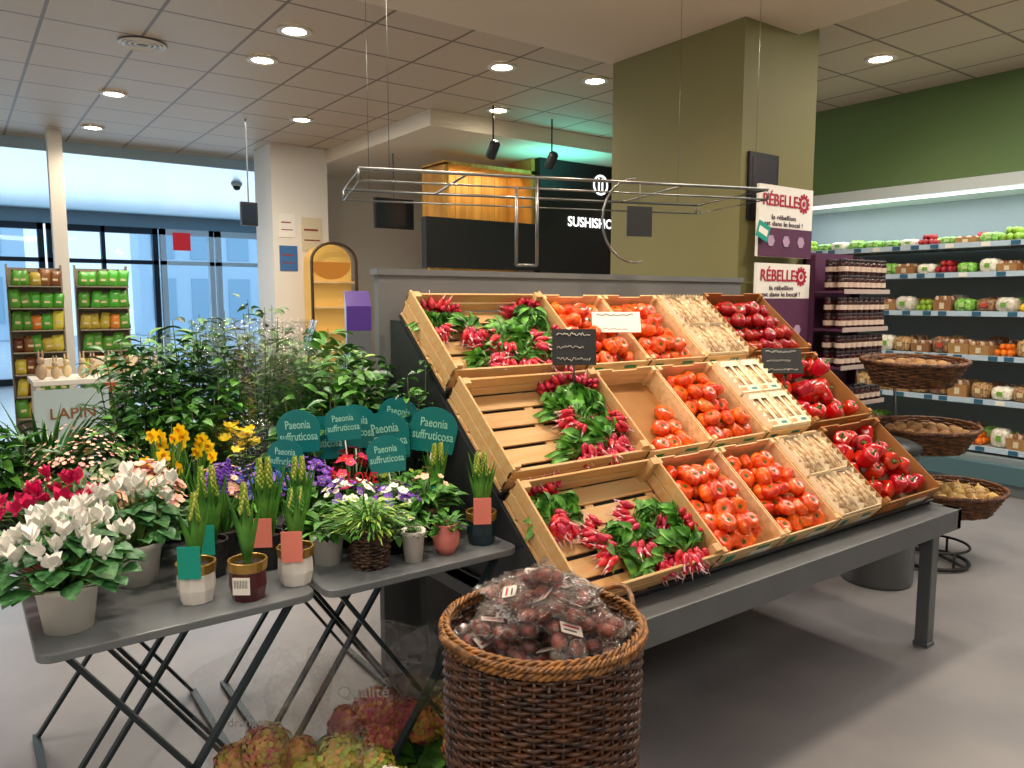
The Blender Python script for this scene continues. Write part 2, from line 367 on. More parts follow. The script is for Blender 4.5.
def fill(K,x,row,w,d,nx,ny,z0,top,grp,sc=1,ang=40,keep=None):
    M=CM(x,row)
    for j in range(ny):
        for i in range(nx):
            if keep and not keep(i,j): continue
            K.put(M@T(.04+(w-.08)*(i+.5)/nx+rnd(-.006,.006),.025+(d-.05)*(j+.5)/ny+rnd(-.006,.006),z0)@RZ(rnd(0,360))@RX(rnd(-ang,ang))@S(sc*rnd(.86,1.1)),group=grp)
    for j in range(ny-1):
        for i in range(nx-1):
            if R.random()<top:
                K.put(M@T(.04+(w-.08)*(i+1)/nx+rnd(-.01,.01),.025+(d-.05)*(j+1)/ny+rnd(-.01,.01),z0+.05*sc)@RZ(rnd(0,360))@RX(rnd(-ang,ang))@S(sc*rnd(.85,1.08)),group=grp)
for row in range(3):
    for ci,x in enumerate(C2):
        if row==1 and ci==0: fill(K_tom,x,row,.36,.43,4,5,.008,0,'beef tomatoes',.82,35,keep=lambda i,j:(i>=2 and j<=1) or (i==3 and j==2) or (i==1 and j==0))
        else: fill(K_tom,x,row,.36,.43,4,5,.028,(.85,.7,.6)[row],'beef tomatoes',.84,55)
fill(K_tomd,C4+.01,2,.49,.43,6,4,.03,.7,'red tomatoes',.92,40)
for row in (0,1): fill(K_pep,C4+.01,row,.49,.43,5,4,.032,.65,'red peppers',.90,85)
crm=mat('cream carton','#f5e6c8',.65); crm2=mat('tan dots','#d9955a',.6)
stk=mat('pale brown stick','#c98f58',.6,var=.2,scale=40,col2='#f0d5aa')
def punbase(root,w,d,h):
    b=MB()
    b.box(0,0,0,w,d,.004).box(0,0,0,.003,d,h).box(w-.003,0,0,w,d,h).box(0,0,0,w,.003,h).box(0,d-.003,0,w,d,h)
    for i in range(6):
        for xx in (w-.002,.002): b.add([(xx,i*d/6,h),(xx,(i+1)*d/6,h),(xx,(i+.5)*d/6,h+.02)],[(0,1,2)])
        b.add([(i*w/6,d-.002,h),((i+1)*w/6,d-.002,h),((i+.5)*w/6,d-.002,h+.02)],[(0,1,2)])
    for i in range(5): b.box(.012+i*.024,-.001,.012,.024+i*.024,0,.03,1)
    b.obj('carton',[crm,crm2],root,False)
def sticks(root,w,d):
    s=MB()
    for i in range(7):
        x=.014+i*.0188; s.tube([(x,.01,.04+rnd(0,.01)),(x+rnd(-.006,.006),d*.5,.05+rnd(0,.008)),(x+rnd(-.008,.008),d-.01,.04+rnd(0,.012))],[.0065,.0085,.005],6)
    s.obj('pale_sticks',stk,root)
def mk_pun():
    root=thing('produce_punnet','cream carton punnet of pale sticks under clear film','food package')
    w,d,h=.141,.20,.055; punbase(root,w,d,h); sticks(root,w,d)
    MB().box(.002,.002,.064,w-.002,d-.002,.0655).obj('film_cover',cell3,root,False); return root
def mk_pun2():
    root=thing('printed_punnet_box','cream printed carton box with long window cut-outs','food package')
    w,d,h=.141,.20,.060; punbase(root,w,d,h); sticks(root,w,d); s=MB()
    for a,b_ in ((0,.022),(.062,.080),(.119,.141)): s.box(a,0,h,b_,d,h+.003,0)
    for a,b_ in ((0,.04),(.165,.20)): s.box(0,a,h+.0005,w,b_,h+.0035,0)
    s.box(.01,.008,h+.0036,.05,.03,h+.004,1).box(.08,.01,h+.0036,.12,.026,h+.004,2)
    s.obj('lid',[crm,crm2,teal],root,False); return root
K_pun=Kind(mk_pun);K_pun2=Kind(mk_pun2)
for row in range(3):
    for i in range(2):
        for j in range(2): (K_pun2 if row==1 else K_pun).put(CM(C3,row)@T(.010+i*.147,.008+j*.208,.05),group='carton punnets')
def board(name,lab,M,w,h,m,m2,lines,cat='price sign'):
    root=thing(name,lab,cat,M)
    MB().box(-w/2,-.004,0,w/2,.004,h).obj('panel',m,root,False,.001)
    b=MB(); rr=random.Random(int(w*1000)+lines)
    for i in range(lines):
        z=h*(.85-.7*i/max(1,lines-1)) if lines>1 else h/2
        x=-w*.4; pts=[]
        while x<w*.38*(1 if i%2==0 else .6): pts.append((x,-.0055,z+rr.uniform(-.009,.009)*min(1,h*6))); x+=.005
        b.tube(pts,.0009 if i else .0013,4)
    b.obj('handwriting',m2,root)
    MB().tube([(0,.004,.02),(0,.012,-.05),(0,.012,-.12)],.003,6).obj('support_stick',dkgrey,root)
board('slate_price_board','black slate price board with chalk writing on crate edge',T(1.93,2.22,1.35)@RZ(-36)@RX(-12),.17,.14,slate,chalk,3)
board('paper_price_card','white handwritten price card above tomato trays',T(2.31,2.38,1.46)@RZ(-36)@RX(-30),.21,.10,paper,slate,2)
board('slate_price_board','black slate price board with chalk writing by red tomatoes',T(3.18,2.14,1.25)@RZ(-36)@RX(-25),.19,.13,slate,chalk,3)
fr=thing('hanging_rail_frame','rectangular brushed steel rail frame hung above produce rack','rail',T(2.53,3.07,2.16)@RZ(-18.5))
b=MB(); hw,hd=1.03,.34
b.tube([(-hw,-hd,0),(hw,-hd,0),(hw,hd,0),(-hw,hd,0)],.008,6,0,True); b.tube([(-hw,-hd,-.05),(hw,-hd,-.05),(hw,hd,-.05),(-hw,hd,-.05)],.005,6,0,True)
for s_ in (-.55,.55): b.tube([(s_,-hd,0),(s_,hd,0)],.006,6)
for (x,y) in ((-hw,-hd),(hw,-hd),(hw,hd),(-hw,hd)): b.tube([(x,y,0),(x,y,-.05)],.006,6)
b.obj('rail',chrome,fr)
for (x,y) in ((-.9,-hd),(.95,-hd),(.9,hd),(-.9,hd)): MB().tube([(x,y,0),(x,y,1.145)],.0016,4).obj('suspension_cable',chrome,fr)
b=MB(); b.tube([(-.32,-hd,-.05),(-.32,-hd,-.40)],.008,6); b.tube([(-.22,-hd,0),(-.22,-hd,-.40)],.008,6); b.tube([(-.32,-hd,-.40),(-.22,-hd,-.40)],.008,6); b.obj('upright_post',chrome,fr)
MB().tube([(.28+.17*cos(a*pi/12+pi/2),-hd,-.18+.2*sin(a*pi/12+pi/2)) for a in range(14)],.006,6).obj('wire_loop',chrome,fr)
sg=thing('hanging_slate_sign','small black slate sign hanging on steel rail','sign',T(2.66,2.60,1.90)@RZ(-18.5))
MB().box(-.065,-.004,0,.065,.004,.14).obj('panel',slate,sg,False); MB().tube([(0,0,.14),(0,0,.25)],.002,4).obj('hook',chrome,sg)
bn=thing('waste_bin','tall cylindrical grey metal bin beside display table','bin',T(4.20,2.17,0))
MB().lathe([(.185,0),(.19,.02),(.19,.74),(.185,.76)],32).obj('bin_body',mat('bin grey','#65696c',.35,metal=.4),bn); MB().lathe([(.195,.76),(.195,.79),(.13,.82),(.02,.83)],32).obj('lid',dkgrey,bn)
# wicker
def wicker(b,rb,rt,h,rows,stakes,tr=.008,amp=.006,sx=1,sy=1,z0=0,m=0,bulge=0):
    n=stakes*4
    for r in range(rows):
        t=(r+.5)/rows; rad=rb+(rt-rb)*t+bulge*sin(pi*t); z=z0+h*t; pts=[]
        for i in range(n):
            a=2*pi*i/n; q=rad+amp*cos(stakes/2*a+r*pi); pts.append((q*cos(a)*sx,q*sin(a)*sy,z+.002*sin(3*a+r)))
        b.tube(pts,tr,4,m,True)
    for i in range(stakes):
        a=2*pi*i/stakes; pts=[]
        for k in range(7):
            t=k/6; rad=rb+(rt-rb)*t+bulge*sin(pi*t); pts.append((rad*cos(a)*sx,rad*sin(a)*sy,z0+h*t))
        b.tube(pts,tr*.8,4,m)
def rim(b,r,z,tr,sx=1,sy=1,tw=16,m=0):
    for s_ in range(3):
        pts=[]
        for i in range(128):
            a=2*pi*i/128; ph=tw*a+s_*2*pi/3; q=r+tr*cos(ph); pts.append((q*cos(a)*sx,q*sin(a)*sy,z+tr*sin(ph)))
        b.tube(pts,tr*.75,5,m,True)
BX,BY,BH=1.13,1.41,.79
bk=thing('wicker_basket','tall round brown wicker basket full of packed sausages','basket',T(BX,BY,0))
b=MB(); wicker(b,.205,.238,BH,66,46,.0068,.0052,bulge=.008); b.obj('woven_body',wick,bk)
b=MB(); rim(b,.246,BH+.002,.007,tw=30); rim(b,.249,BH+.018,.006,tw=38); rim(b,.238,BH+.025,.006,tw=22); b.obj('braided_rim',wickrim,bk)
MB().lathe([(.20,.0),(.20,.015)],28).obj('base',wick,bk)
MB().lathe([(.22,BH-.13),(.222,BH-.12)],28).obj('inner_lining',mat('dark lining','#2a1b14',.8),bk)
for s_ in (-1,1):
    pts=[(s_*(.244+.035*sin(pi*i/10)),-.07+.14*i/10,BH+.015+.03*sin(pi*i/10)) for i in range(11)]
    MB().tube(pts,.008,6).obj('handle',wickrim,bk)
sausm=mat('dark sausage','#45120f',.35,var=.35,scale=50,col2='#8a3a28',coat=.3)
edge=film('sealed film edge','#d8d4d0',.45,.15,60)
def mk_pack():
    root=thing('sausage_pack','clear plastic pack of dark red sausages in wicker basket','food package',group='packs in the wicker basket')
    for x,y in ((-.022,-.020),(.022,-.022),(-.021,.022),(.022,.020)):
        b=MB(); b.ell((x,y,.016),.019,.023,.016,10,8); b.obj('sausage',sausm,root)
    f=MB(); n=8; vs=[];fs=[]
    for sgn in (1,-1):
        o=len(vs)
        for j in range(n+1):
            for i in range(n+1):
                u=i/n*2-1;v=j/n*2-1; hgt=max(0,(1-u**4))*max(0,(1-v**4)); vs.append((u*.047,v*.058,.016+sgn*(.021*hgt**.6+.0005)+rnd(-.0015,.0015)))
        for j in range(n):
            for i in range(n): a=o+j*(n+1)+i; fs.append((a,a+1,a+n+2,a+n+1))
    f.add(vs,fs); f.obj('plastic_film',cell2,root)
    e=MB()
    for s_ in (-1,1):
        vs=[];fs=[]
        for i in range(13):
            x=-.05+i*.1/12; vs+=[(x,s_*.055,.016),(x,s_*.074,.016+.004*sin(i*2.1))]
        for i in range(12): fs.append((2*i,2*i+1,2*i+3,2*i+2))
        e.add(vs,fs)
    e.obj('sealed_edges',edge,root)
    MB().box(-.026,-.012,.0385,.026,.020,.0395).box(-.02,.008,.0396,.02,.013,.0398,1).box(-.02,-.004,.0396,.012,.0,.0398,2).obj('paper_label',[mat('soft label','#d8ccc2',.6),wine,slate],root,False)
    return root
def mk_pack2():
    root=mk_pack()
    for c in [c for c in C.objects if c.parent==root and c.name.startswith('paper_label')]: bpy.data.objects.remove(c)
    return root
K_pack=Kind(mk_pack); K_pack2=Kind(mk_pack2)
for i in range(46):
    lay=i//15; a=i*2.399; r=(.185,.155,.10)[min(2,lay)]*math.sqrt((i%15+.6)/15)
    (K_pack if i%2 else K_pack2).put(T(BX+r*cos(a+lay),BY+r*sin(a+lay),BH-.055+lay*.045+(1-(r/.19)**2)*.035+rnd(0,.015))@RZ(rnd(0,360))@RX(rnd(-32,32))@RY(rnd(-32,32))@S(1.05))
# ---------------------------------------------------------------- flower tables
TZ=.82
def mk_table(w,d):
    def f():
        root=thing('folding_table','grey metal folding bistro table crowded with potted flowers','table')
        b=MB(); n=5; r=.04; pts=[]
        for cx,cy,a0 in ((w-r,r,-90),(w-r,d-r,0),(r,d-r,90),(r,r,180)):
            for i in range(n+1): a=radians(a0+90*i/n); pts.append((cx+r*cos(a),cy+r*sin(a)))
        N=len(pts); vs=[(x,y,TZ-.022) for x,y in pts]+[(x,y,TZ) for x,y in pts]; fs=[tuple(range(N-1,-1,-1)),tuple(range(N,2*N))]+[(i,(i+1)%N,N+(i+1)%N,N+i) for i in range(N)]
        b.add(vs,fs); b.obj('table_top',mat('table grey','#6f7478',.35,var=.06,scale=5),root,False,.003)
        lg=mat('leg grey','#2d3a3e',.4,metal=.4)
        for y in (.06,d-.06):
            for x0,x1 in ((.05,w-.05),(w-.05,.05)):
                o=.008 if x0<x1 else -.008; MB().bar((x0,y+o,TZ-.022),(x1,y+o,.01),.025,.012).obj('leg',lg,root,False)
        for x in (.05,w-.05): MB().box(x-.012,.05,0,x+.012,d-.05,.02).obj('foot_bar',lg,root,False)
        return root
    return f
K_t=Kind(mk_table(.645,.64))
for x,y in ((.10,1.895),(.765,1.875),(.10,2.56),(.765,2.56)): K_t.put(T(x,y,0),group='flower tables')
def pot(root,r,h,m,style='plain',m2=None,z=0):
    b=MB()
    if style=='facet':
        b.lathe([(r*.82,0),(r*.98,h*.35),(r*.95,h*.74)],9,0); b.lathe([(r*.97,h*.74),(r*1.02,h),(r*.9,h),(r*.9,h*.85)],18,1)
        o=b.obj('pot',[m,m2],root,False,.002)
    elif style=='wicker':
        wicker(b,r*.78,r,h,max(6,int(h/.009)),18,.0045,.004); rim(b,r,h,.006); b.lathe([(r*.7,.005),(r*.9,h*.8)],16); o=b.obj('pot',m,root)
    elif style=='round':
        b.lathe([(r*.6,0),(r*.95,h*.3),(r,h*.6),(r*.85,h*.95),(r*.9,h),(r*.8,h),(r*.78,h*.8)],20); o=b.obj('pot',m,root)
    else:
        b.lathe([(r*.76,0),(r*.95,h*.86),(r*1.03,h*.87),(r*1.05,h),(r*.96,h),(r*.94,h*.8)],20); o=b.obj('pot',m,root)
    MB().lathe([(r*.5,h*.8),(r*.86,h*.87),(.001,h*.9)],14).obj('soil',soil,root)
    return o
def star(b,p,nrm,r,n=5,m=0,cup=.35,w=.7):
    nrm=Vector(nrm).normalized(); x=nrm.orthogonal().normalized(); y=nrm.cross(x); ph=rnd(0,6); p=Vector(p)
    for i in range(n):
        a=ph+2*pi*i/n; d=(x*cos(a)+y*sin(a)); sd=nrm.cross(d)
        e=p+d*r+nrm*r*cup; mid=p+d*r*.55+nrm*r*cup*.25
        b.add([p,mid-sd*r*w*.5,e-sd*r*w*.2,e+sd*r*w*.2,mid+sd*r*w*.5],[(0,1,2,3,4)],m)
def fol(root,h0,n,Lr,Wr,spread,hgt,m,droop=1.,seg=4,name='foliage',rad=.02,m2=None,updir=.6):
    b=MB()
    for i in range(n):
        a=rnd(0,2*pi); e=R.random()**.6*spread; z=h0+hgt*rnd(.15,1)*(1-.45*(e/max(spread,.01))**2); p0=Vector((rad*cos(a)*.5,rad*sin(a)*.5,h0)); p=Vector((e*cos(a),e*sin(a),z))
        b.tube([p0,(p0+p)/2+Vector((0,0,.02)),p],.0015,4,1)
        b.leaf(p,(cos(a),sin(a),rnd(-.1,updir)),rnd(*Lr),rnd(*Wr),droop,0 if (m2 is None or R.random()<.6) else 2,seg,.18,.8,rnd(-.5,.5))
    return b.obj(name,[m,stem,m2 or m],root)
def blades(root,h0,n,L,W,m,droop=.5,out=.3,name='foliage',rad=.02,seg=6):
    b=MB()
    for i in range(n):
        a=rnd(0,2*pi); o=rnd(.3,1)*out; b.leaf((rad*cos(a),rad*sin(a),h0),(o*cos(a),o*sin(a),1),L*rnd(.7,1.1),W*rnd(.8,1.1),droop*rnd(.4,1.3),0,seg,.3,.55,rnd(-.8,.8))
    return b.obj(name,[m],root)
def plant(name,lab,x,y,z=TZ,rot=0,cat='potted plant',grp=None): return thing(name,lab,cat,T(x,y,z)@RZ(rot),grp)
def cyclamen(x,y,lab,pm,fm,r=.07,h=.115,sp=.13,nf=16,nl=70,fh=.24,k=1.):
    root=plant('potted_cyclamen',lab,x,y); pot(root,r,h,pm)
    b=MB()
    for i in range(nl):
        a=rnd(0,2*pi); e=math.sqrt(R.random())*sp; z=h+.02+.09*(1-(e/sp)**2)+rnd(-.02,.03); c=Vector((e*cos(a),e*sin(a),z))
        b.tube([(0,0,h*.8),c],.0015,4,1); b.leaf(c-Vector((cos(a),sin(a),0))*.02,(cos(a),sin(a),rnd(-.2,.4)),rnd(.045,.06),rnd(.045,.06),.9,0,4,.1,.75,rnd(-.4,.4))
    b.obj('foliage',[leafm2,stem],root)
    for i in range(nf):
        f=MB(); a=rnd(0,2*pi); e=math.sqrt(R.random())*sp*.9; z=fh*rnd(.85,1.2)+h*.3-.05*(e/sp); c=Vector((e*cos(a),e*sin(a),z)); f.tube([(0,0,h*.8),c*.6+Vector((0,0,z*.35)),c],.0018,4,1)
        lean=Vector((rnd(-.5,.5),rnd(-.5,.5),1))
        for j in range(5):
            q=j*2*pi/5+rnd(-.3,.3); f.leaf(c,lean+Vector((cos(q)*.72,sin(q)*.72,rnd(-.2,.5))),rnd(.036,.048)*k,rnd(.024,.032)*k,-.3,0,5,.12,.85,rnd(-.8,.8))
        f.ell(tuple(c-Vector((0,0,.004))),.006,.006,.007,6,4,2)
        f.obj('flower',[fm,stem,P_pink if fm==P_pink else P_white],root)
    return root
cyclamen(.18,2.04,'white cyclamen in white plastic pot on grey table',plast_w,P_white,nf=44,nl=150,sp=.155,fh=.22)
cyclamen(.37,2.27,'white-flowered cyclamen in pale pot among other flowers',plast_w,P_white,nf=24,nl=80,fh=.24)
cyclamen(.17,2.40,'hot pink cyclamen in bright pink pot',plast_pk,P_pink,nf=34,nl=80,fh=.23,sp=.15)
def hyacinth(x,y,lab,pm,pm2,fm=None,r=.05,h=.105,H=.2,n=1,tag=None,rot=0,style='facet',barcode=False):
    root=plant('potted_hyacinth',lab,x,y,rot=rot); pot(root,r,h,pm,style,pm2)
    b=MB()
    for k in range(n):
        cx,cy=(rnd(-.015,.015),rnd(-.01,.01)) if n>1 else (0,0)
        for i in range(7):
            a=i*2*pi/7+rnd(-.2,.2); b.leaf((cx+.008*cos(a),cy+.008*sin(a),h*.85),(.2*cos(a),.2*sin(a),1),H*rnd(.8,1.1),.026,.12,0,5,.5,.5,0)
    b.obj('foliage',[leafm],root)
    for k in range(n):
        f=MB(); ox=(k-.5*(n-1))*.026+rnd(-.004,.004)
        f.tube([(ox,0,h*.85),(ox,0,h+H*.95)],.004,6,1)
        for i in range(48):
            t=i/48; z=h+H*(.6+.4*t); a=i*2.4; rr=.011*(1-.55*t); f.ell((ox+cos(a)*rr,sin(a)*rr,z),.0046*(1.1-.4*t),.0046*(1.1-.4*t),.0075,6,4,0 if i%4 else 2)
        f.obj('flower_spike',[fm or leafy,stem,mat('bud tip','#c9cf63',.5)],root)
    if tag: MB().box(-.028,-r-.004,h*.72,.028,-r-.002,h*.72+.085).obj('plant_tag',tag,root,False).matrix_basis=RZ(-30)
    if barcode:
        l=MB(); l.box(-.022,-r-.004,h*.25,.022,-r-.002,h*.68,0)
        for i in range(9): l.box(-.018+i*.004,-r-.0045,h*.42,-.0165+i*.004,-r-.004,h*.62,1)
        l.obj('barcode_label',[paper,slate],root,False).matrix_basis=RZ(-36)
    return root
hyacinth(.47,2.03,'budding hyacinth in white and gold faceted pot',potw,gold,P_lim,tag=tealtag,H=.18)
hyacinth(.585,1.97,'yellow-green hyacinth in oxblood and gold faceted pot',potred,gold,P_lim,H=.2,barcode=True)
hyacinth(.725,2.0,'hyacinth bulb shoots in white and gold faceted pot',potw,gold,leafm,tag=salmon,H=.16,n=2)
hyacinth(1.335,1.985,'hyacinth in dark teal and gold pot by radish crate',pottl,gold,P_lim,H=.19,n=2,tag=salmon)
hyacinth(1.30,2.2,'tall budding hyacinth in dark pot behind cups',pottl,gold,P_lim,H=.19,n=2,tag=tealtag)
hyacinth(.55,2.2,'budding hyacinth in dark pot with mint tag',plast_b,plast_b,P_lim,H=.21,tag=tealtag,n=2)
hyacinth(.70,2.17,'budding hyacinth in dark pot with salmon tag',plast_b,plast_b,P_lim,H=.22,tag=salmon,n=2)
hyacinth(.82,2.22,'pair of hyacinth spikes in dark plastic pot',plast_b,plast_b,P_lim,H=.2,n=2)
root=plant('potted_moss_plant','feathery green plant in dark woven pot',.95,2.0); pot(root,.062,.12,wickd,'wicker')
fol(root,.11,280,(.03,.06),(.006,.012),.11,.09,leafm,.6,3,m2=leafy)
root=plant('potted_succulent','tiny succulent in small white ceramic cup',1.075,1.965); pot(root,.036,.095,potw,'plain'); fol(root,.07,40,(.015,.03),(.008,.012),.03,.04,leafg,.3,3)
root=plant('potted_succulent','leafy green succulent in pink ceramic cup',1.19,1.965); pot(root,.042,.095,potpk,'round'); fol(root,.07,60,(.03,.045),(.015,.02),.04,.05,leafm,.4,3)
root=plant('potted_primrose','small leafy primrose in white plastic pot',.86,2.10); pot(root,.05,.09,plast_w); fol(root,.08,50,(.05,.08),(.025,.035),.06,.05,leafm)
def cluster(x,y,lab,pm,fm,r=.05,h=.09,sp=.09,hh=.12,nf=70,fr_=.014,lm=leafm,name='potted_primrose',style='plain',z=TZ,nl=60,eye=True,fm2=None):
    root=plant(name,lab,x,y,z); pot(root,r,h,pm,style); fol(root,h*.85,nl,(.05,.08),(.02,.035),sp*.9,hh*.7,lm)
    sep=nf<40; f=MB()
    for i in range(nf):
        if sep: f=MB()
        a=rnd(0,2*pi); e=math.sqrt(R.random())*sp; zz=h+hh*(1-.4*(e/sp)**2)*rnd(.75,1.1); n=(cos(a)*e/sp,sin(a)*e/sp,1)
        star(f,(e*cos(a),e*sin(a),zz),n,fr_*rnd(.8,1.2),5,0 if not fm2 or R.random()<.5 else 2,.2,w=1.1)
        if eye: f.ell((e*cos(a),e*sin(a),zz+.001),fr_*.22,fr_*.22,.002,5,3,1)
        if sep: f.tube([(0,0,h),(e*cos(a)*.6,e*sin(a)*.6,(h+zz)/2),(e*cos(a),e*sin(a),zz)],.0015,4,3); f.obj('flower',[fm,P_yel,fm2 or fm,stem],root)
    if not sep: f.obj('flowers',[fm,P_yel,fm2 or fm],root)
    return root
cluster(.43,2.44,'pale pink and peach blossom cluster in pot',plast_b,P_pale,sp=.11,hh=.20,nf=220,fr_=.016,eye=False)
cluster(.30,2.62,'fine grey-green heath with tiny pink flowers',plast_b,P_pale,sp=.17,hh=.30,nf=260,fr_=.006,lm=leafg,name='potted_heather',eye=False,nl=320)
cluster(.92,2.40,'purple primrose in small dark pot',plast_b,P_pur,nf=100,hh=.17); cluster(.98,2.22,'violet and white primrose in dark pot',plast_b,P_pur,nf=60,hh=.13,fm2=P_white)
cluster(1.06,2.38,'red and pink anemones in small pot',plast_b,P_red,nf=18,fr_=.022,hh=.18,fm2=P_pink); cluster(1.11,2.16,'purple and white pansies in pale pot',plast_w,P_pur,nf=38,fr_=.016,hh=.11,fm2=P_white,r=.045,h=.08)
cluster(1.22,2.14,'green ranunculus with pale buds in woven pot',wickd,P_pale,nf=7,fr_=.013,hh=.13,style='wicker',r=.055,h=.1,nl=110,name='potted_ranunculus')
cluster(1.22,2.32,'small green plant in dark woven pot',wickd,P_lim,nf=10,fr_=.012,hh=.15,style='wicker',r=.055,h=.1,nl=110,name='potted_ranunculus')
cluster(.76,2.40,'deep purple primrose in dark plastic pot',plast_b,P_pur,nf=100,hh=.16,fm2=P_blue)
cluster(.66,2.46,'lilac primrose in small black pot',plast_b,P_pur,nf=80,hh=.16,fm2=P_pale)
cluster(1.07,2.06,'small white saxifrage in low dark pot',plast_b,P_white,nf=50,fr_=.009,hh=.06,r=.035,h=.07,sp=.05)
pk=thing('love_plant_pick','red letter pick stuck in the feathery green plant','plant decoration',T(.925,1.985,1.06)@RZ(-36))
text("LOVE",.085,T(0,0,.03)@M_X90@S(1,1.2,3),mat('red enamel','#d81020',.4),pk); MB().tube([(0,.002,.01),(0,.002,-.13)],.002,5).obj('stick',dkgrey,pk)
root=plant('potted_grape_hyacinth','purple grape hyacinths in pot with mint card',.62,2.33); pot(root,.05,.09,plast_b); blades(root,.08,26,.16,.008,leafm,.8,.5)
for i in range(16):
    f=MB(); a=rnd(0,6.3); e=rnd(0,.05); zt=rnd(.18,.27); f.tube([(e*cos(a)*.4,e*sin(a)*.4,.08),(e*cos(a),e*sin(a),zt)],.002,4,1)
    for j in range(16): q=j*2.4; rr=.009*(1-j/20); f.ell((e*cos(a)+rr*cos(q),e*sin(a)+rr*sin(q),zt-.015+j*.0028),.005,.005,.005,5,4)
    f.obj('flower_spike',[P_pur,stem],root)
def daff(x,y,lab,n=9,H=.3):
    root=plant('potted_daffodil',lab,x,y); pot(root,.055,.1,plast_b); blades(root,.09,30,H*.95,.012,leafm,.3,.25)
    for i in range(n):
        f=MB(); a=rnd(0,6.3); e=rnd(.02,.09); zt=.07+H*rnd(.55,1.05); c=Vector((e*cos(a),e*sin(a),zt)); f.tube([(0,0,.08),(c.x*.5,c.y*.5,zt*.7),c],.0028,5,1)
        d=Vector((rnd(-1,.2),rnd(-1,-.3),rnd(-.1,.4))).normalized(); star(f,c,d,.024,6,0,.12,w=.75)
        M=T(*c)@d.to_track_quat('Z','Y').to_matrix().to_4x4(); f.lathe([(.004,0),(.006,.009),(.0095,.015)],10,2,M,cap=False)
        f.obj('flower',[P_yel,stem,P_or],root)
daff(.54,2.60,'yellow daffodils in dark pot on flower table',14,.29); daff(.63,2.66,'small yellow daffodils with long green leaves',9,.24)
def shrub(x,y,lab,H,sp,n,Lr,Wr,m,m2=None,pm=plast_b,z=TZ,r=.09,h=.15,name='potted_shrub',updir=.8,branches=12):
    root=plant(name,lab,x,y,z); pot(root,r,h,pm)
    b=MB(); per=max(1,n//branches)
    for k in range(branches):
        a=2*pi*k/branches+rnd(-.3,.3); o=rnd(.25,1)*sp; top=Vector((o*cos(a),o*sin(a),h+H*rnd(.5,1.0))); base=Vector((.01*cos(a),.01*sin(a),h*.85))
        mid=(base+top)/2+Vector((o*.3*cos(a),o*.3*sin(a),-H*.02)); b.tube([base,mid,top],[.003,.0025,.0015],5,1)
        for i in range(per):
            t=rnd(.15,1)**.8; p=base.lerp(mid,t*2) if t<.5 else mid.lerp(top,t*2-1); q=rnd(0,2*pi); p=p+Vector((cos(q),sin(q),rnd(-.5,.5)))*rnd(0,.045)
            b.leaf(p,(cos(q),sin(q),rnd(-.2,updir)),rnd(*Lr),rnd(*Wr),.8,0 if (m2 is None or R.random()<.65) else 2,4,.2,.8,rnd(-.6,.6))
    b.obj('foliage',[m,twig,m2 or m],root); return root
root=plant('potted_lily','strappy dark green leaves in black pot',.22,2.95); pot(root,.08,.14,plast_b); blades(root,.12,90,.36,.03,leafd,1.3,.9)
shrub(.57,3.04,'dark shrub with narrow leaves in black pot',.54,.18,700,(.05,.085),(.018,.03),leafd,leafm,branches=20)
shrub(.78,3.04,'leafy shrub with slender green leaves',.60,.18,700,(.05,.085),(.018,.03),leafd,leafm,branches=20)
shrub(1.02,3.10,'bushy shrub with fine twigs and buds',.64,.18,520,(.035,.06),(.014,.026),leafg,leafd,branches=20)
shrub(1.24,3.02,'broad-leaved lime green hydrangea plant in pot',.55,.18,420,(.06,.10),(.04,.06),leafm,leafy,branches=16)
shrub(1.24,2.70,'tree peony with large green divided leaves',.46,.14,460,(.05,.085),(.025,.04),leafm,leafd,branches=16)
shrub(1.05,2.64,'young tree peony with green leaves in pot',.34,.14,340,(.05,.08),(.022,.038),leafm,leafd,branches=14)
shrub(.10,2.72,'leafy green plant with broad glossy leaves',.26,.14,260,(.05,.09),(.025,.04),leafd,leafm,branches=12)
shrub(.70,2.86,'low bushy plant with lime-edged leaves',.34,.14,380,(.05,.08),(.022,.038),leafm,leafd,branches=14)
shrub(.46,2.86,'low dense evergreen in black pot',.26,.13,340,(.04,.07),(.018,.03),leafd,leafm,branches=14)
shrub(1.36,2.46,'slim budding shrub standing beside radish crates',.42,.06,180,(.03,.05),(.014,.024),leafm,leafd,branches=8,r=.05)
def bouquet(x,y,lab,H,z=TZ,lm=leafd,rr=.16,nst=18,lm2=None,fm=None,nl=26):
    root=thing('wrapped_bouquet',lab,'bouquet',T(x,y,z)); MB().lathe([(.055,0),(.065,.16),(.07,.16),(.065,.13)],16).obj('vase',plast_b,root)
    b=MB(); f=MB()
    for k in range(nst):
        a=rnd(0,6.3); o=rnd(.1,1)*rr; top=Vector((o*cos(a),o*sin(a),H*rnd(.8,1.1))); b.tube([(0,0,.05),top*.5+Vector((0,0,.03)),top],.0016,4,1)
        for i in range(nl): t=rnd(.45,1); q=rnd(0,6.3); b.leaf(top*t,(cos(q),sin(q),rnd(0,.8)),rnd(.03,.06),rnd(.015,.03),.5,0 if R.random()<.6 else 2,3)
        if fm:
            for i in range(2): star(f,top+Vector((rnd(-.02,.02),rnd(-.02,.02),rnd(-.02,.01))),(rnd(-.6,.3),rnd(-.8,.2),1),.02,6,0,.4,w=.9)
    b.obj('foliage',[lm,twig,lm2 or lm],root)
    if fm: f.obj('flowers',[fm],root)
    w=MB(); w.lathe([(.05,.15),(rr*.7,H*.45),(rr*1.05,H*.75),(rr*1.3,H*1.0),(rr*1.45,H*1.1)],24,0,rib=lambda a,zz:1+.12*sin(5*a),cap=False); w.obj('cellophane_wrap',cell,root)
    return root
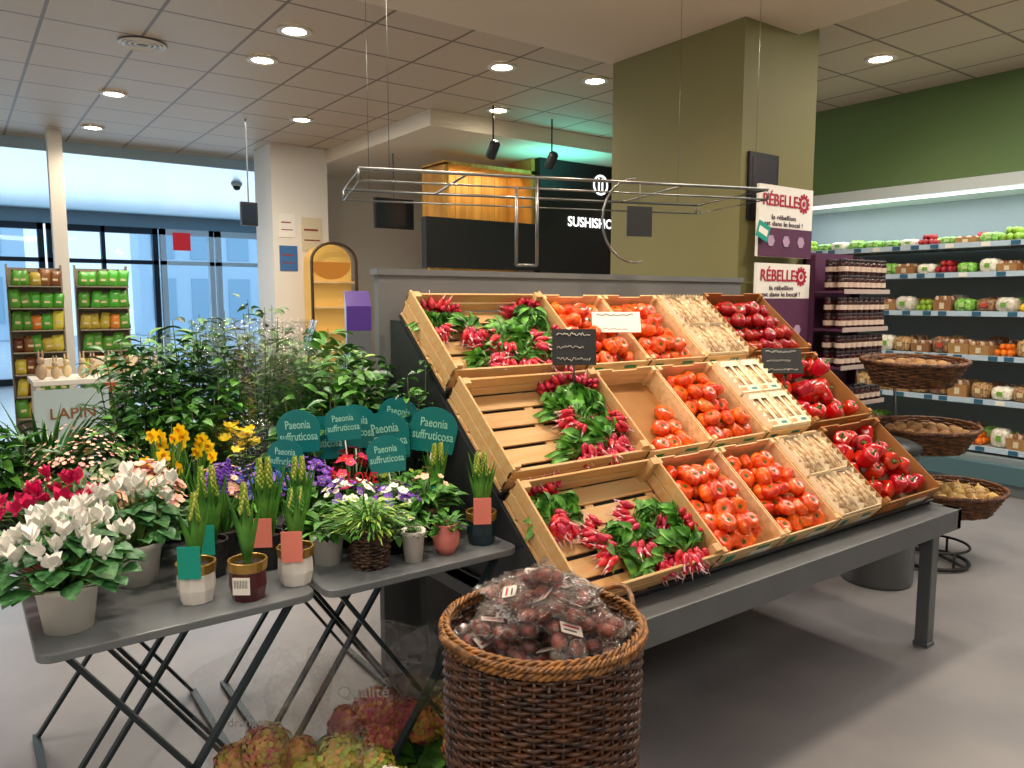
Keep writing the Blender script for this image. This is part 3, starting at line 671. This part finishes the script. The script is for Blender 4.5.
bouquet(.92,2.86,'cellophane-wrapped bunch of eucalyptus sprigs',.64,lm=leafg,lm2=leafm,rr=.15,nst=22); bouquet(1.09,2.86,'cellophane-wrapped bunch of green foliage sprigs',.54,lm=leafm,lm2=leafd,rr=.13,nst=22)
bouquet(.80,2.66,'clear-wrapped bunch of yellow tulips',.32,lm=leafm,lm2=leafy,rr=.08,nst=14,fm=P_yel,nl=10)
def mk_tag():
    root=thing('plant_label','teal rounded plant label with pale botanical lettering','label',group='teal plant labels')
    b=MB(); pts=[(-.068,-.07),(.068,-.07)]+[(.078*cos(a),.012+.066*sin(a)) for a in [radians(t) for t in range(-10,191,14)]]
    N=len(pts); b.add([(x,0,z) for x,z in pts]+[(x,.002,z) for x,z in pts],[tuple(range(N)),tuple(range(2*N-1,N-1,-1))]+[(i,N+i,N+(i+1)%N,(i+1)%N) for i in range(N)])
    b.obj('card',teal,root,False); text("Paeonia\nsuffruticosa",.134,T(0,-.002,.005)@M_X90@S(1,1.4,1),teal2,root)
    MB().tube([(0,.004,-.06),(0,.004,-.22)],.003,5).obj('stick',plast_w,root); return root
K_tag=Kind(mk_tag)
for x,y,z,s_ in ((.93,2.50,1.15,1),(1.03,2.54,1.11,1.05),(1.13,2.48,1.15,1.05),(1.21,2.40,1.12,1.15),(1.15,2.28,1.08,.85),(1.345,2.30,1.14,1.1),(1.29,2.46,1.17,1),(1.05,2.40,1.18,.8),(.86,2.44,1.08,.8)):
    K_tag.put(T(x,y,z)@RZ(-36+rnd(-14,14))@RY(rnd(-8,8))@S(s_))
clw=film('clear wrap',gl=.12,rough=.05,bs=9)
P_rose=mat('hydrangea rose','#dd5a78',.55,var=.2)
def hydr(x,y,lab,fm,fm2,zc=.24,R0=.075,wrap=True,txt=None):
    root=thing('wrapped_hydrangea',lab,'potted plant',T(x,y,0)); pot(root,.08,.11,plast_b)
    fol(root,.10,50,(.07,.11),(.05,.07),.13,.10,leafm)
    for (cx,cy,cz,r) in ((0,0,zc,R0),(.085,-.05,zc-.03,R0*.8),(-.08,.05,zc-.04,R0*.75),(-.03,-.10,zc-.05,R0*.75)):
        f=MB()
        for i in range(300):
            u=1-1.6*(i+.5)/300; a=i*2.4; s_=math.sqrt(max(0,1-u*u)); n=Vector((s_*cos(a),s_*sin(a),u)); p=Vector((cx,cy,cz))+n*r*rnd(.86,1.08); star(f,p,n+Vector((rnd(-.4,.4),rnd(-.4,.4),0)),.0088*rnd(.8,1.2),4,0 if R.random()<.6 else 1,.1,w=1.2)
        f.ell((cx,cy,cz),r*.8,r*.8,r*.75,10,8,1)
        f.obj('flower_head',[fm,fm2],root)
    if wrap:
        w=MB(); w.lathe([(.08,.02),(.13,.15),(.18,.36),(.20,.50)],24,0,rib=lambda a,z:1+.07*sin(4*a+z*6),cap=False); w.obj('cellophane_wrap',clw,root)
        if txt: text(txt,.15,T(-.118,-.165,.455)@RZ(-34)@M_X90,mat('sleeve print','#a8a8a8',.6),root)
hydr(.68,2.18,'film-wrapped hydrangea with pink and lime blooms',P_mix2,P_mix,txt="Hydrangea",zc=.25); hydr(.84,1.99,'film-wrapped hydrangea with lime-yellow blooms',P_mix2,P_hl,zc=.25)
hydr(1.02,2.13,'film-wrapped hydrangea with rose-red blooms',P_mix,P_rose,zc=.28,txt="Qualit\u00e9"); hydr(1.21,1.97,'film-wrapped hydrangea with dusty pink blooms',P_mix,P_mix2,zc=.28)
hydr(.88,1.76,'hydrangea with creamy white blooms on the floor',P_white,P_hl,zc=.26,R0=.07,wrap=False)
# ---------------------------------------------------------------- fridge
FX=6.95
fg=thing('display_fridge','long white open refrigerated display case with lit shelves','fridge',T(0,0,0))
fw=mat('fridge white','#c9d2d3',.35); fin=mat('fridge interior','#8b979b',.5)
MB().box(FX+.68,.6,0,FX+.78,5.3,2.60).box(FX-.05,.6,.0,FX+.68,5.3,.30).box(FX+.05,5.26,.3,FX+.7,5.3,2.55).obj('fridge_body',fin,fg,False)
MB().box(FX-.12,.6,.10,FX-.05,5.3,.26).obj('bumper_rail',mat('bumper teal grey','#4f6f78',.5),fg,False,.01)
MB().box(FX-.02,.6,2.52,FX+.68,5.3,2.62).obj('canopy',fw,fg,False)
MB().box(FX+.06,.62,2.50,FX+.10,5.28,2.519).obj('light_tube',mat('fridge tube','#f4fbff',.5,emit=2.5),fg,False)
SH=[2.08,1.83,1.50,1.13,.76,.36]
for i,z in enumerate(SH):
    o=MB().box(FX+.04,.62,z-.03,FX+.66,5.26,z).obj('shelf',fw,fg,False)
    b=MB(); b.box(FX+.02,.62,z-.038,FX+.04,5.26,z+.006,0)
    y=.8
    while y<5.1: b.box(FX+.017,y,z-.034,FX+.02,y+.07,z+.002,1 if R.random()<.7 else 2); y+=rnd(.12,.3)
    b.obj('price_rail',[mat('rail pale blue','#b9cede',.4),mat('price tag teal','#2c5f7c',.5),paper],o,False)
    if i<5: MB().box(FX+.05,.64,z-.036,FX+.07,5.24,z-.031).obj('light_strip',mat('shelf strip','#eef8ff',.5,emit=1.6),o,False)
kraft=mat('kraft box','#a3764a',.75,var=.1,rv=.2)
def mk_carton():
    root=thing('produce_carton','brown kraft carton of vegetables with film lid','food package')
    MB().add([(-.075,-.11,0),(.075,-.11,0),(.075,.11,0),(-.075,.11,0),(-.085,-.12,.07),(.085,-.12,.07),(.085,.12,.07),(-.085,.12,.07)],[(0,3,2,1),(0,1,5,4),(1,2,6,5),(2,3,7,6),(3,0,4,7)]).obj('carton',kraft,root,False)
    for i in range(3):
        for j in range(4):
            b=MB(); b.ell((-.05+i*.05,-.08+j*.054,.066),.026,.028,.03,8,6); b.obj('vegetable',mat('beige mushroom','#cbb094',.6,var=.1) if (i+j)%2 else mat('brown potato','#8a5a3a',.6,var=.15),root)
    MB().box(-.084,-.03,.015,-.0815,.03,.052).obj('paper_label',mat('small label','#d9c9a8',.6),root,False); return root
def sgp(v,p): return math.copysign(abs(v)**p,v)
def mk_bag(c,name,lab,lc='#6fa83a',hh=.05):
    def f():
        root=thing(name,lab,'food package'); b=MB()
        b.ell((0,0,0),1,1,1,20,10)
        for i,v in enumerate(b.v): b.v[i]=(sgp(v[0],.6)*.085*(1+.03*sin(v[1]*14)),sgp(v[1],.6)*.115,hh+sgp(v[2],.65)*hh*(1+.10*sin(v[0]*9)*cos(v[1]*11)))
        b.obj('bag',c,root); MB().box(-.090,-.03,hh*.7,-.087,.03,hh*1.3).obj('paper_label',mat('print '+lc,lc,.5),root,False); return root
    return f
def mk_net(c,name,lab):
    def f():
        root=thing(name,lab,'fruit')
        for lz in range(2):
            for i in range(3-lz):
                for j in range(3-lz):
                    b=MB(); b.ell((-.07+.07*(i+lz*.5),-.07+.07*(j+lz*.5),.036+.055*lz),.036,.036,.035,10,8); b.obj('fruit_body',c,root)
        return root
    return f
K_pr=[Kind(mk_carton),
 Kind(mk_bag(mat('green salad','#3f8a2a',.35,var=.4,scale=40,col2='#8cc452',coat=.5,rv=.2),'salad_bag','bag of green salad leaves on fridge shelf','#b9d48a')),
 Kind(mk_net(mat('orange peel','#ea7a10',.45,bump=.2,bscale=200,rv=.1),'orange_pack','net of bright oranges on fridge shelf')),
 Kind(mk_net(mat('lemon peel','#ecc41c',.45,bump=.2,bscale=200,rv=.1),'lemon_pack','pack of yellow lemons on fridge shelf')),
 Kind(mk_bag(mat('wrapped pale pack','#ddd6c4',.5,var=.25,scale=40,coat=.6,rv=.15),'wrapped_produce_pack','film-wrapped pale vegetable pack on fridge shelf','#6fa83a')),
 Kind(mk_net(mat('red apple','#a4202a',.35,var=.2,rv=.1),'apple_pack','pack of red apples on fridge shelf')),
 Kind(mk_bag(mat('root veg','#7c5838',.6,var=.4,scale=60,col2='#b58e60',rv=.2),'potato_bag','bag of brown potatoes on fridge shelf','#d8c79c')),
 Kind(mk_bag(mat('dark pack','#43352f',.35,var=.5,scale=45,col2='#8c5a3a',coat=.6,rv=.3),'dark_produce_pack','dark film pack of mixed vegetables on shelf','#c8413a')),
 Kind(mk_net(mat('green apple','#8fb43a',.35,var=.2,rv=.15),'apple_pack','pack of pale green apples on fridge shelf'))]
pat=[[1,1,4,1,8,1,0,1,5,4,1],[1,8,2,2,0,4,1,5,4,0,1],[3,3,0,3,4,7,1,0,8,4,0],[0,6,0,6,2,0,0,7,0,6,4],[6,0,7,6,4,6,0,7,6,0,6],[6,3,1,0,4,2,8,1,0,6,7]]
for si,z in enumerate(SH):
    for rowd in range(2):
        for k in range(16):
            y=2.0+k*.168+rnd(-.012,.012); kd=pat[si][(k+rowd*2)%11]; s_=rnd(.8,.95); hz={0:.8,1:1.1,2:1.35,3:1.4,4:1.4,5:1.5}[si]*rnd(.8,1.1)
            if kd in(2,3,5,8): hz=s_
            K_pr[kd].put(T(FX+.15+rowd*.27,y,z+.001)@RZ(rnd(-8,8))@S(s_*1.15,s_*.80,hz),group='fridge shelf packs')
# basket stand
st=thing('basket_stand','black wire stand holding three wicker baskets','stand',T(4.75,2.12,0))
b=MB(); b.tube([(.2*cos(a*pi/12),.2*sin(a*pi/12),.02) for a in range(24)],.012,6,0,True); b.tube([(.2*cos(a*pi/12),.2*sin(a*pi/12),.12) for a in range(24)],.008,6,0,True)
for a in (0,120,240): b.tube([(.2*cos(radians(a)),.2*sin(radians(a)),.02),(.2*cos(radians(a)),.2*sin(radians(a)),.12)],.008,6)
b.tube([(-.2,0,.02),(.34,.38,.02)],.01,6); b.tube([(0,-.2,.02),(.34,.38,.02)],.01,6); b.obj('base_ring',black,st)
MB().tube([(.34,.38,.02),(.30,.44,1.1)],.010,8).obj('pole',black,st)
for zz,px,py in (.30,.1,.0),(.68,.0,.1),(1.08,-.04,.12): MB().tube([(.33,.40,zz),(px,py,zz-.012)],.008,6).obj('bracket',black,st)
def mk_bbask():
    root=thing('shallow_wicker_basket','oval shallow brown wicker basket on black wire stand','basket',group='stand baskets')
    b=MB(); wicker(b,.22,.30,.14,12,26,.0085,.006,1,.78); rim(b,.305,.145,.009,1,.78,tw=30); b.lathe([(.22,.0),(.225,.01)],24,0,S(1,.78,1)); b.obj('woven_body',mat('basket brown','#3a2010',.5,var=.4,scale=30,col2='#6b4426',bump=.3),root); return root
K_bb=Kind(mk_bbask)
K_pot=Kind(lambda: meta(MB().lathe([(.003,-.028),(.02,-.022),(.031,-.008),(.033,.008),(.022,.022),(.003,.027)],10,0,rib=lambda a,z:1+.08*sin(2*a+1)).obj('potato',mat('potato skin','#9c7448',.7,var=.15,rv=.2)),'brown unwashed potato in wicker basket','potato',group='potatoes in the stand baskets'))
K_on=Kind(lambda: meta(MB().lathe([(.003,-.03),(.02,-.026),(.036,-.01),(.037,.006),(.024,.022),(.008,.03),(.004,.045)],12).obj('onion',mat('onion skin','#c09a5c',.4,var=.15,rv=.2)),'golden onion in wicker basket','onion',group='onions in the stand baskets'))
for (bx,by,bz,K) in ((4.70,2.27,1.09,K_pot),(4.77,2.21,.69,K_pot),(4.93,2.10,.30,K_on)):
    bm=T(bx,by,bz)@RZ(-36)@RX(4); K_bb.put(bm)
    for i in range(30):
        a=i*2.399; r=.24*math.sqrt((i+.5)/30); K.put(bm@T(r*cos(a),r*.78*sin(a),.10+(.24-r)*.12)@RX(rnd(-60,60))@RZ(rnd(0,360))@S(1.1))
# ---------------------------------------------------------------- jar stand
js=thing('jar_stand','tall plum cardboard stand with white printed panels and jars','display stand',T(0,0,0))
plum=mat('plum card','#5a2e4e',.55)
JX=4.66
MB().box(JX,3.0,0,JX+.58,3.02,1.92).box(JX,2.93,0,JX+.01,3.02,1.90).box(JX+.57,2.93,0,JX+.58,3.02,1.90).obj('stand_body',plum,js,False)
JS=[.66,.91,1.16,1.41,1.66]
for z in JS: MB().box(JX+.005,2.72,z-.015,JX+.575,2.98,z).box(JX+.005,2.717,z-.02,JX+.575,2.72,z+.010,1).obj('shelf',[plum,mat('price strip','#b7a7a0',.6)],js,False)
MB().box(JX,2.72,0,JX+.58,2.98,.63).obj('lower_box',plum,js,False)
def mk_jar():
    root=thing('jam_jar','small glass jar of dark jam with black lid','jar',group='jam jars')
    MB().lathe([(.026,0),(.031,.004),(.032,.07),(.030,.078),(.027,.082)],16).obj('glass_body',mat('dark jam','#3a0d14',.12,coat=.6,rv=.4),root)
    MB().lathe([(.029,.082),(.030,.084),(.030,.100),(.028,.102)],16).obj('lid',mat('jar lid','#2a1a20',.35,coat=.4),root)
    MB().lathe([(.0326,.022),(.0326,.054)],16,cap=False).obj('paper_label',mat('jar label','#d8c2b2',.6),root); return root
K_jar=Kind(mk_jar)
for z in JS[1:]:
    for i in range(8):
        for j in range(2):
            K_jar.put(T(JX+.05+i*.068,2.76+j*.09,z+.001)@RZ(rnd(-30,30)))
            if z>1: K_jar.put(T(JX+.05+i*.068,2.76+j*.09,z+.104)@RZ(rnd(-30,30)))
def rsign(z0,z1,h2,x0=4.03,x1=4.60,y=2.93):
    b=MB(); b.box(x0,y,z0,x1,y+.02,z1,0).box(x0,y-.002,z0,x1,y,z0+h2,1); b.obj('printed_panel',[paper,plum],js,False)
    w=x1-x0; zc=z1-(z1-z0-h2)*.36
    text("R\u00c9BELLE",w*.64,T(x0+w*.38,y-.004,zc)@M_X90,wine,js)
    g=MB(); cx=x0+w*.82; cz=zc; r0=.05
    for i in range(12):
        a=i*pi/6; g.box(-.008,-.003,r0*.85,.008,0,r0*1.25,0,T(cx,y-.001,cz)@Matrix.Rotation(a,4,'Y'))
    n=24; vs=[];fs=[]
    for i in range(n):
        a=2*pi*i/n
        for r_ in (r0*.62,r0): vs.append((cx+r_*cos(a),y-.004,cz+r_*sin(a)))
    for i in range(n): j=(i+1)%n; fs.append((2*i,2*i+1,2*j+1,2*j))
    g.add(vs,fs); g.add([(cx+r0*.35*cos(2*pi*i/12),y-.004,cz+r0*.35*sin(2*pi*i/12)) for i in range(12)],[tuple(range(12))]); g.obj('gear_logo',wine,js,False)
    text("la r\u00e9bellion\nest dans le bocal !",w*.72,T(x0+w*.45,y-.004,z0+h2+.045)@M_X90@S(1,.7,1),purple,js)
    for i in range(3):
        p=MB(); p.lathe([(.038,0),(.038,.004)],6,0,T(x0+w*(.22+.28*i),y-.003,z0+h2*.55)@M_X90); p.obj('hexagon_print',mat('lilac print','#b99ab8',.6),js,False)
rsign(1.87,2.31,.18); rsign(1.15,1.83,.46)
MB().box(4.30,2.95,0,4.36,2.98,1.3).obj('sign_post',plum,js,False)
sg=thing('pillar_poster','black framed poster mounted on olive pillar','poster',T(4.0,3.03,2.0)); MB().box(.06,0,.1,.36,.018,.52).obj('frame',black,sg,False); MB().box(.09,-.002,.13,.33,0,.49).obj('print',mat('dark print','#2a2430',.4),sg,False)
tg=thing('hanging_price_tag','teal and white tag clipped to sign edge','tag',T(4.04,2.90,2.02)@RY(20)); MB().box(-.06,0,-.05,.06,.003,.05).obj('card',tealtag,tg,False); MB().box(-.045,-.001,-.02,.045,0,.02).obj('print',paper,tg,False)
# ---------------------------------------------------------------- back counter
cn=thing('sushi_counter','black food counter with warm wooden upper panel','counter',T(0,0,0))
MB().box(4.15,7.2,0,8.4,7.3,1.1).box(4.15,7.2,1.95,5.7,7.3,2.49).box(5.7,7.2,1.1,8.6,7.3,3.265).obj('black_fascia',mat('matt black','#0f0f13',.5),cn,False)
b=MB()
for i in range(7): b.box(4.5+i*.186,7.75,1.9,4.68+i*.186,7.78,3.10)
b.box(4.45,7.3,2.49,4.5,7.8,3.1).box(5.65,7.3,2.49,5.7,7.8,3.265).box(4.45,7.3,3.08,5.7,7.8,3.12).obj('wooden_panel',mat('warm wood','#c48a3c',.5,var=.1,scale=6,col2='#d79f4e',stretch=(3,1,.3)),cn,False)
text("SUSHISHOP",.84,T(6.55,7.194,2.55)@M_X90,mat('lit white letters','#ffffff',.5,emit=2),cn)
g=MB(); n=32; vs=[];fs=[]
for i in range(n):
    a=2*pi*i/n
    for r_ in (.10,.125): vs.append((6.66+r_*cos(a),7.19,3.03+r_*sin(a)))
for i in range(n): j=(i+1)%n; fs.append((2*i,2*i+1,2*j+1,2*j))
g.add(vs,fs); g.box(6.62,7.188,2.95,6.64,7.192,3.11).box(6.68,7.188,2.95,6.70,7.192,3.11).obj('round_logo',MC['lit white letters'],cn,False)
MB().box(4.2,7.1,1.1,8.4,7.5,1.14).obj('worktop',grey,cn,False)
sbox('wall_back.002',wall_w,4.0,9.9,0,9.5,10.0,3.27)
sbox('wall_column',white,3.15,9.1,0,3.85,9.7,3.43)
for x,z,w,h,m in ((3.22,2.35,.2,.28,paper),(3.22,1.95,.22,.3,mat('blue poster','#3b6ea8',.5)),(3.5,2.2,.26,.4,mat('cream notice','#d9cdb0',.7))):
    sg=thing('wall_notice','small printed paper notice on white column','poster',T(x,9.09,z)); MB().box(0,0,0,w,.008,h).obj('paper_sheet',m,sg,False); MB().box(.03,-.001,h*.3,w-.03,0,h*.34).box(.03,-.001,h*.6,w-.05,0,h*.66).obj('print',mat('ink','#8a3a30',.6),sg,False)
kk=thing('arched_shelf_unit','warm lit wooden shelf unit with dark arched frame','shelf unit',T(3.42,8.6,0))
b=MB(); pts=[(0,0,0)]+[(.28+.28*cos(a),0,2.05+.22*sin(a)) for a in [radians(180-t) for t in range(0,181,15)]]+[(.56,0,0)]; b.tube(pts,.018,6); b.obj('arched_frame',mat('brown frame','#4a3524',.5),kk)
b=MB(); b.box(.02,.1,0,.54,.3,2.05); b.lathe([(.26,0),(.26,.2)],24,0,T(.28,.3,2.05)@M_X90@S(1,.8,1)); b.obj('backing',mat('amber panel','#d8ac58',.5,emit=.25),kk,False)
for z in (1.2,1.5,1.8): MB().box(.02,.0,z,.54,.1,z+.02).obj('shelf',wood2,kk,False)
for (x,y,z,w,h) in ((3.95,8.0,2.42,.5,.34),(2.45,8.0,2.36,.17,.24)):
    tv=thing('hanging_screen','black screen hanging from the ceiling','screen',T(x,y,z)); MB().box(0,0,0,w,.05,h).obj('screen_case',black,tv,False,.005); MB().box(.02,-.002,.02,w-.02,0,h-.02).obj('display_glass',mat('screen glass','#202a33',.15),tv,False)
    MB().box(w/2-.006,.02,h,w/2+.006,.032,(3.27 if x>3.8 else 3.43)-z).obj('ceiling_mount',grey,tv,False)
pb=thing('purple_gift_display','purple cardboard display box on grey plinth','display stand',T(2.17,4.68,0)@RZ(-20))
MB().box(-.08,-.08,0,.08,.08,1.40).obj('plinth',grey,pb,False); MB().add([(-.08,-.08,1.401),(.08,-.08,1.401),(.08,.08,1.401),(-.08,.08,1.401),(-.08,-.08,1.56),(.08,-.08,1.56),(.08,.08,1.66),(-.08,.08,1.66)],[(0,3,2,1),(4,5,6,7),(0,1,5,4),(1,2,6,5),(2,3,7,6),(3,0,4,7)]).obj('purple_box',mat('violet card','#4a2a86',.45),pb,False)
def mk_spot():
    root=thing('pendant_spotlight','grey cylindrical spotlight hanging from ceiling','lamp',group='pendant spotlights')
    MB().tube([(0,0,0),(0,0,-.35)],.008,6).obj('rod',dkgrey,root); MB().lathe([(.045,-.09),(.05,-.08),(.05,.06),(.03,.08)],16,0,T(0,0,-.40)@RX(35)).obj('lamp_head',dkgrey,root); return root
K_sp=Kind(mk_spot)
for x,y in ((4.26,6.1),(5.06,6.2),(6.3,6.3)): K_sp.put(T(x,y,3.43))
def mk_dl():
    root=thing('recessed_downlight','round white recessed ceiling downlight','lamp',group='ceiling downlights')
    MB().lathe([(.075,-.004),(.115,-.004),(.118,-.012),(.11,-.016),(.08,-.014)],24,cap=False).obj('trim_ring',white,root); MB().lathe([(.085,-.008),(.08,-.004)],24).obj('bulb',mat('bulb warm','#fff0d6',.5,emit=25),root); return root
K_dl=Kind(mk_dl)
WARM=(1,.83,.64)
def spot(x,y,z,e,sz=150,col=WARM,r=.08):
    l=bpy.data.lights.new('downlight_beam','SPOT'); l.energy=e; l.spot_size=radians(sz); l.spot_blend=.8; l.color=col; l.shadow_soft_size=r
    o=bpy.data.objects.new('downlight_beam',l); C.objects.link(o); o.location=(x,y,z); return o
DL=[(1.29,7.75),(1.34,9.36),(2.01,5.24),(2.04,6.0),(3.62,5.06),(4.47,4.91),(4.39,6.2),(5.82,3.19),(5.8,1.4),(5.8,-.3),(7.5,6.0),(3.0,7.7)]
for x,y in DL: K_dl.put(T(x,y,3.43)); spot(x,y,3.40,65)
for x,y,e in ((.7,1.7,75),(2.3,1.9,105),(3.4,1.8,95),(.9,3.0,80),(2.6,3.3,60),(-.8,1.8,45)): K_dl.put(T(x,y,3.31)); spot(x,y,3.28,e)
vt=thing('ceiling_vent','round white ceiling air vent','vent',T(1.23,6.15,3.43)); b=MB()
for r_ in (.04,.075,.11,.14): b.lathe([(r_,-.012),(r_+.012,-.02),(r_+.02,-.012)],24,cap=False)
b.lathe([(.165,-.003),(.165,-.001)],24,1); b.obj('vent_rings',[white,grey],vt)
cm_=thing('security_camera','small white dome security camera on ceiling','camera',T(3.5,11.6,3.30)); MB().lathe([(.07,-.04),(.08,0)],20).obj('mount',white,cm_); MB().ell((0,0,-.05),.055,.055,.05,14,8).obj('dome',black,cm_)
# ---------------------------------------------------------------- far left stuff
sbox('wall_column.001',white,.95,9.75,0,1.09,9.89,3.43)
def mk_snack(c,lab):
    def f():
        root=thing('snack_bag',lab,'food package'); b=MB(); n=6; vs=[];fs=[]
        for sgn in (1,-1):
            o=len(vs)
            for j in range(n+1):
                for i in range(n+1):
                    u=i/n*2-1;v=j/n*2-1; hg=max(0,1-u**4)*max(0,1-v**4); vs.append((u*.05,-sgn*.028*hg**.6,.09+v*.09))
            for j in range(n):
                for i in range(n): a=o+j*(n+1)+i; fs.append((a,a+1,a+n+2,a+n+1))
        b.add(vs,fs); b.obj('bag',c,root); MB().box(-.022,-.031,.06,.022,-.029,.085).obj('print',mat('cream print','#dcc9a0',.6),root,False); return root
    return f
SN=[Kind(mk_snack(mat('bag brown','#7a4420',.4,coat=.4,rv=.3),'small brown sweets bag on rack')),Kind(mk_snack(mat('bag green','#55a32f',.4,coat=.4,rv=.3),'small bright green sweets bag on rack')),Kind(mk_snack(mat('bag orange','#e07a2a',.4,coat=.4,rv=.3),'small orange sweets bag on rack')),Kind(mk_snack(mat('bag yellow','#dccb45',.4,coat=.4,rv=.3),'small yellow sweets bag on rack'))]
for (x0,w,y0,cols,gr) in ((.44,.42,8.3,[0,2,1,3,1,1],'bags on the mixed rack'),(.98,.43,8.2,[1,3,1,1,1,2],'bags on the green rack')):
    rk=thing('snack_rack','wire shop rack filled with small colourful bags','shelf unit',T(x0,y0,0))
    rg=mat('rack grey','#8f8472',.5)
    MB().box(0,.2,0,w,.22,1.90).box(-.015,.15,0,0,.22,1.93).box(w,.15,0,w+.015,.22,1.93).obj('rack_frame',rg,rk,False)
    for i in range(7):
        z=.5+i*.205; MB().box(0,0,z-.01,w,.2,z).obj('shelf',rg,rk,False)
        for k in range(5): SN[R.choice(cols)].put(T(x0+.05+k*(w-.10)/4+rnd(-.01,.01),y0+.09+rnd(-.02,.02),z+.001)@RY(rnd(-10,10))@S(rnd(.85,1.1),1,rnd(.7,1.0)),group=gr)
ct=thing('white_display_table','white display table with boxed sweets and panel','table',T(.45,6.6,0))
MB().box(0,0,.96,.95,.5,1.0).obj('table_top',white,ct,False,.005)
for x,y in ((.02,.02),(.90,.02),(.02,.46),(.90,.46)): MB().box(x,y,0,x+.03,y+.03,.96).obj('leg',white,ct,False)
MB().box(.0,.01,.25,.5,.02,.93).obj('front_panel',mat('pale blue card','#b9cdd0',.6),ct,False); text("LAPIN",.3,T(.25,.005,.74)@M_X90,mat('brown ink','#8a5a2a',.6),ct)
MB().box(.03,.03,.4,.92,.47,.42).obj('lower_shelf',white,ct,False)
def mk_rabbit():
    root=thing('chocolate_figure','small wrapped chocolate bunny figure on white table','chocolate'); b=MB(); b.ell((0,0,.06),.04,.03,.06,10,8); b.ell((0,0,.14),.028,.025,.03,10,8); b.ell((-.013,0,.19),.008,.006,.035,6,6); b.ell((.013,0,.19),.008,.006,.035,6,6); b.obj('figure_body',mat('choc wrap','#c9b08c',.4,rv=.3),root); return root
K_r=Kind(mk_rabbit)
for i in range(10): K_r.put(T(.52+i*.09,6.75+rnd(-.08,.1),1.0)@S(rnd(.8,1.1)),group='chocolate figures')
for i,x in enumerate((.62,.95,1.25)):
    gb=thing('gift_box','small pale gift box on white display table','box',T(x,6.98,1.0)); MB().box(-.07,-.05,0,.07,.05,.14).obj('box_body',mat('cream box','#e3d8c4',.6),gb,False,.003); MB().box(-.071,-.051,.06,.071,.051,.08).obj('ribbon',mat('gold ribbon','#c9a050',.4),gb,False)
# ---------------------------------------------------------------- lights
def area(x,y,z,sx,sy,e,rot=(0,0,0),col=(1,.93,.83)):
    l=bpy.data.lights.new('added_light','AREA'); l.shape='RECTANGLE'; l.size=sx; l.size_y=sy; l.energy=e; l.color=col
    o=bpy.data.objects.new('added_light',l); C.objects.link(o); o.location=(x,y,z); o.rotation_euler=rot; return o
area(.4,-1.2,3.28,2.4,1.2,75,(radians(25),0,0)); area(5.4,1.2,3.40,1.0,2.5,75); area(.6,3.6,3.28,1.6,.6,45); area(-1.5,1.0,3.28,1.0,2,35)  # fill lamps added just below the ceiling, without any fixtures
area(2.0,7.2,3.40,2,2,75)  # one more added fill lamp, for the hall behind the tables
area(FX+.25,2.8,2.46,.35,4.2,24,(0,radians(-12),0),(.9,.97,1))
area(2.2,16.7,1.9,8,2,240,(radians(-95),0,0),(.62,.82,1))  # area lamp added inside the glazing, stands in for window daylight
area(5.05,7.5,3.05,1.0,.2,6,(radians(50),0,0),(1,.82,.5))  # warm lamp added to brighten the wooden panel
area(5.7,6.85,2.9,1.0,.5,8,(radians(180),0,0),(.15,1,.85))  # cyan lamp added under the slab, aimed up for its turquoise glow
w=bpy.data.worlds.new('world'); bpy.context.scene.world=w; w.use_nodes=True; bg=w.node_tree.nodes['Background']; bg.inputs[0].default_value=(.58,.80,1,1); bg.inputs[1].default_value=1.9
cd=bpy.data.cameras.new('camera'); cam=bpy.data.objects.new('camera',cd); C.objects.link(cam); cd.sensor_width=36; cd.lens=26.72; cd.clip_start=.05
cam.location=(0,0,1.6); cam.rotation_euler=(radians(90-6.31),0,radians(-36.3)); bpy.context.scene.camera=cam
try:
    vs_=bpy.context.scene.view_settings; vs_.view_transform='Standard'; vs_.exposure=-.05
except Exception as e: pass
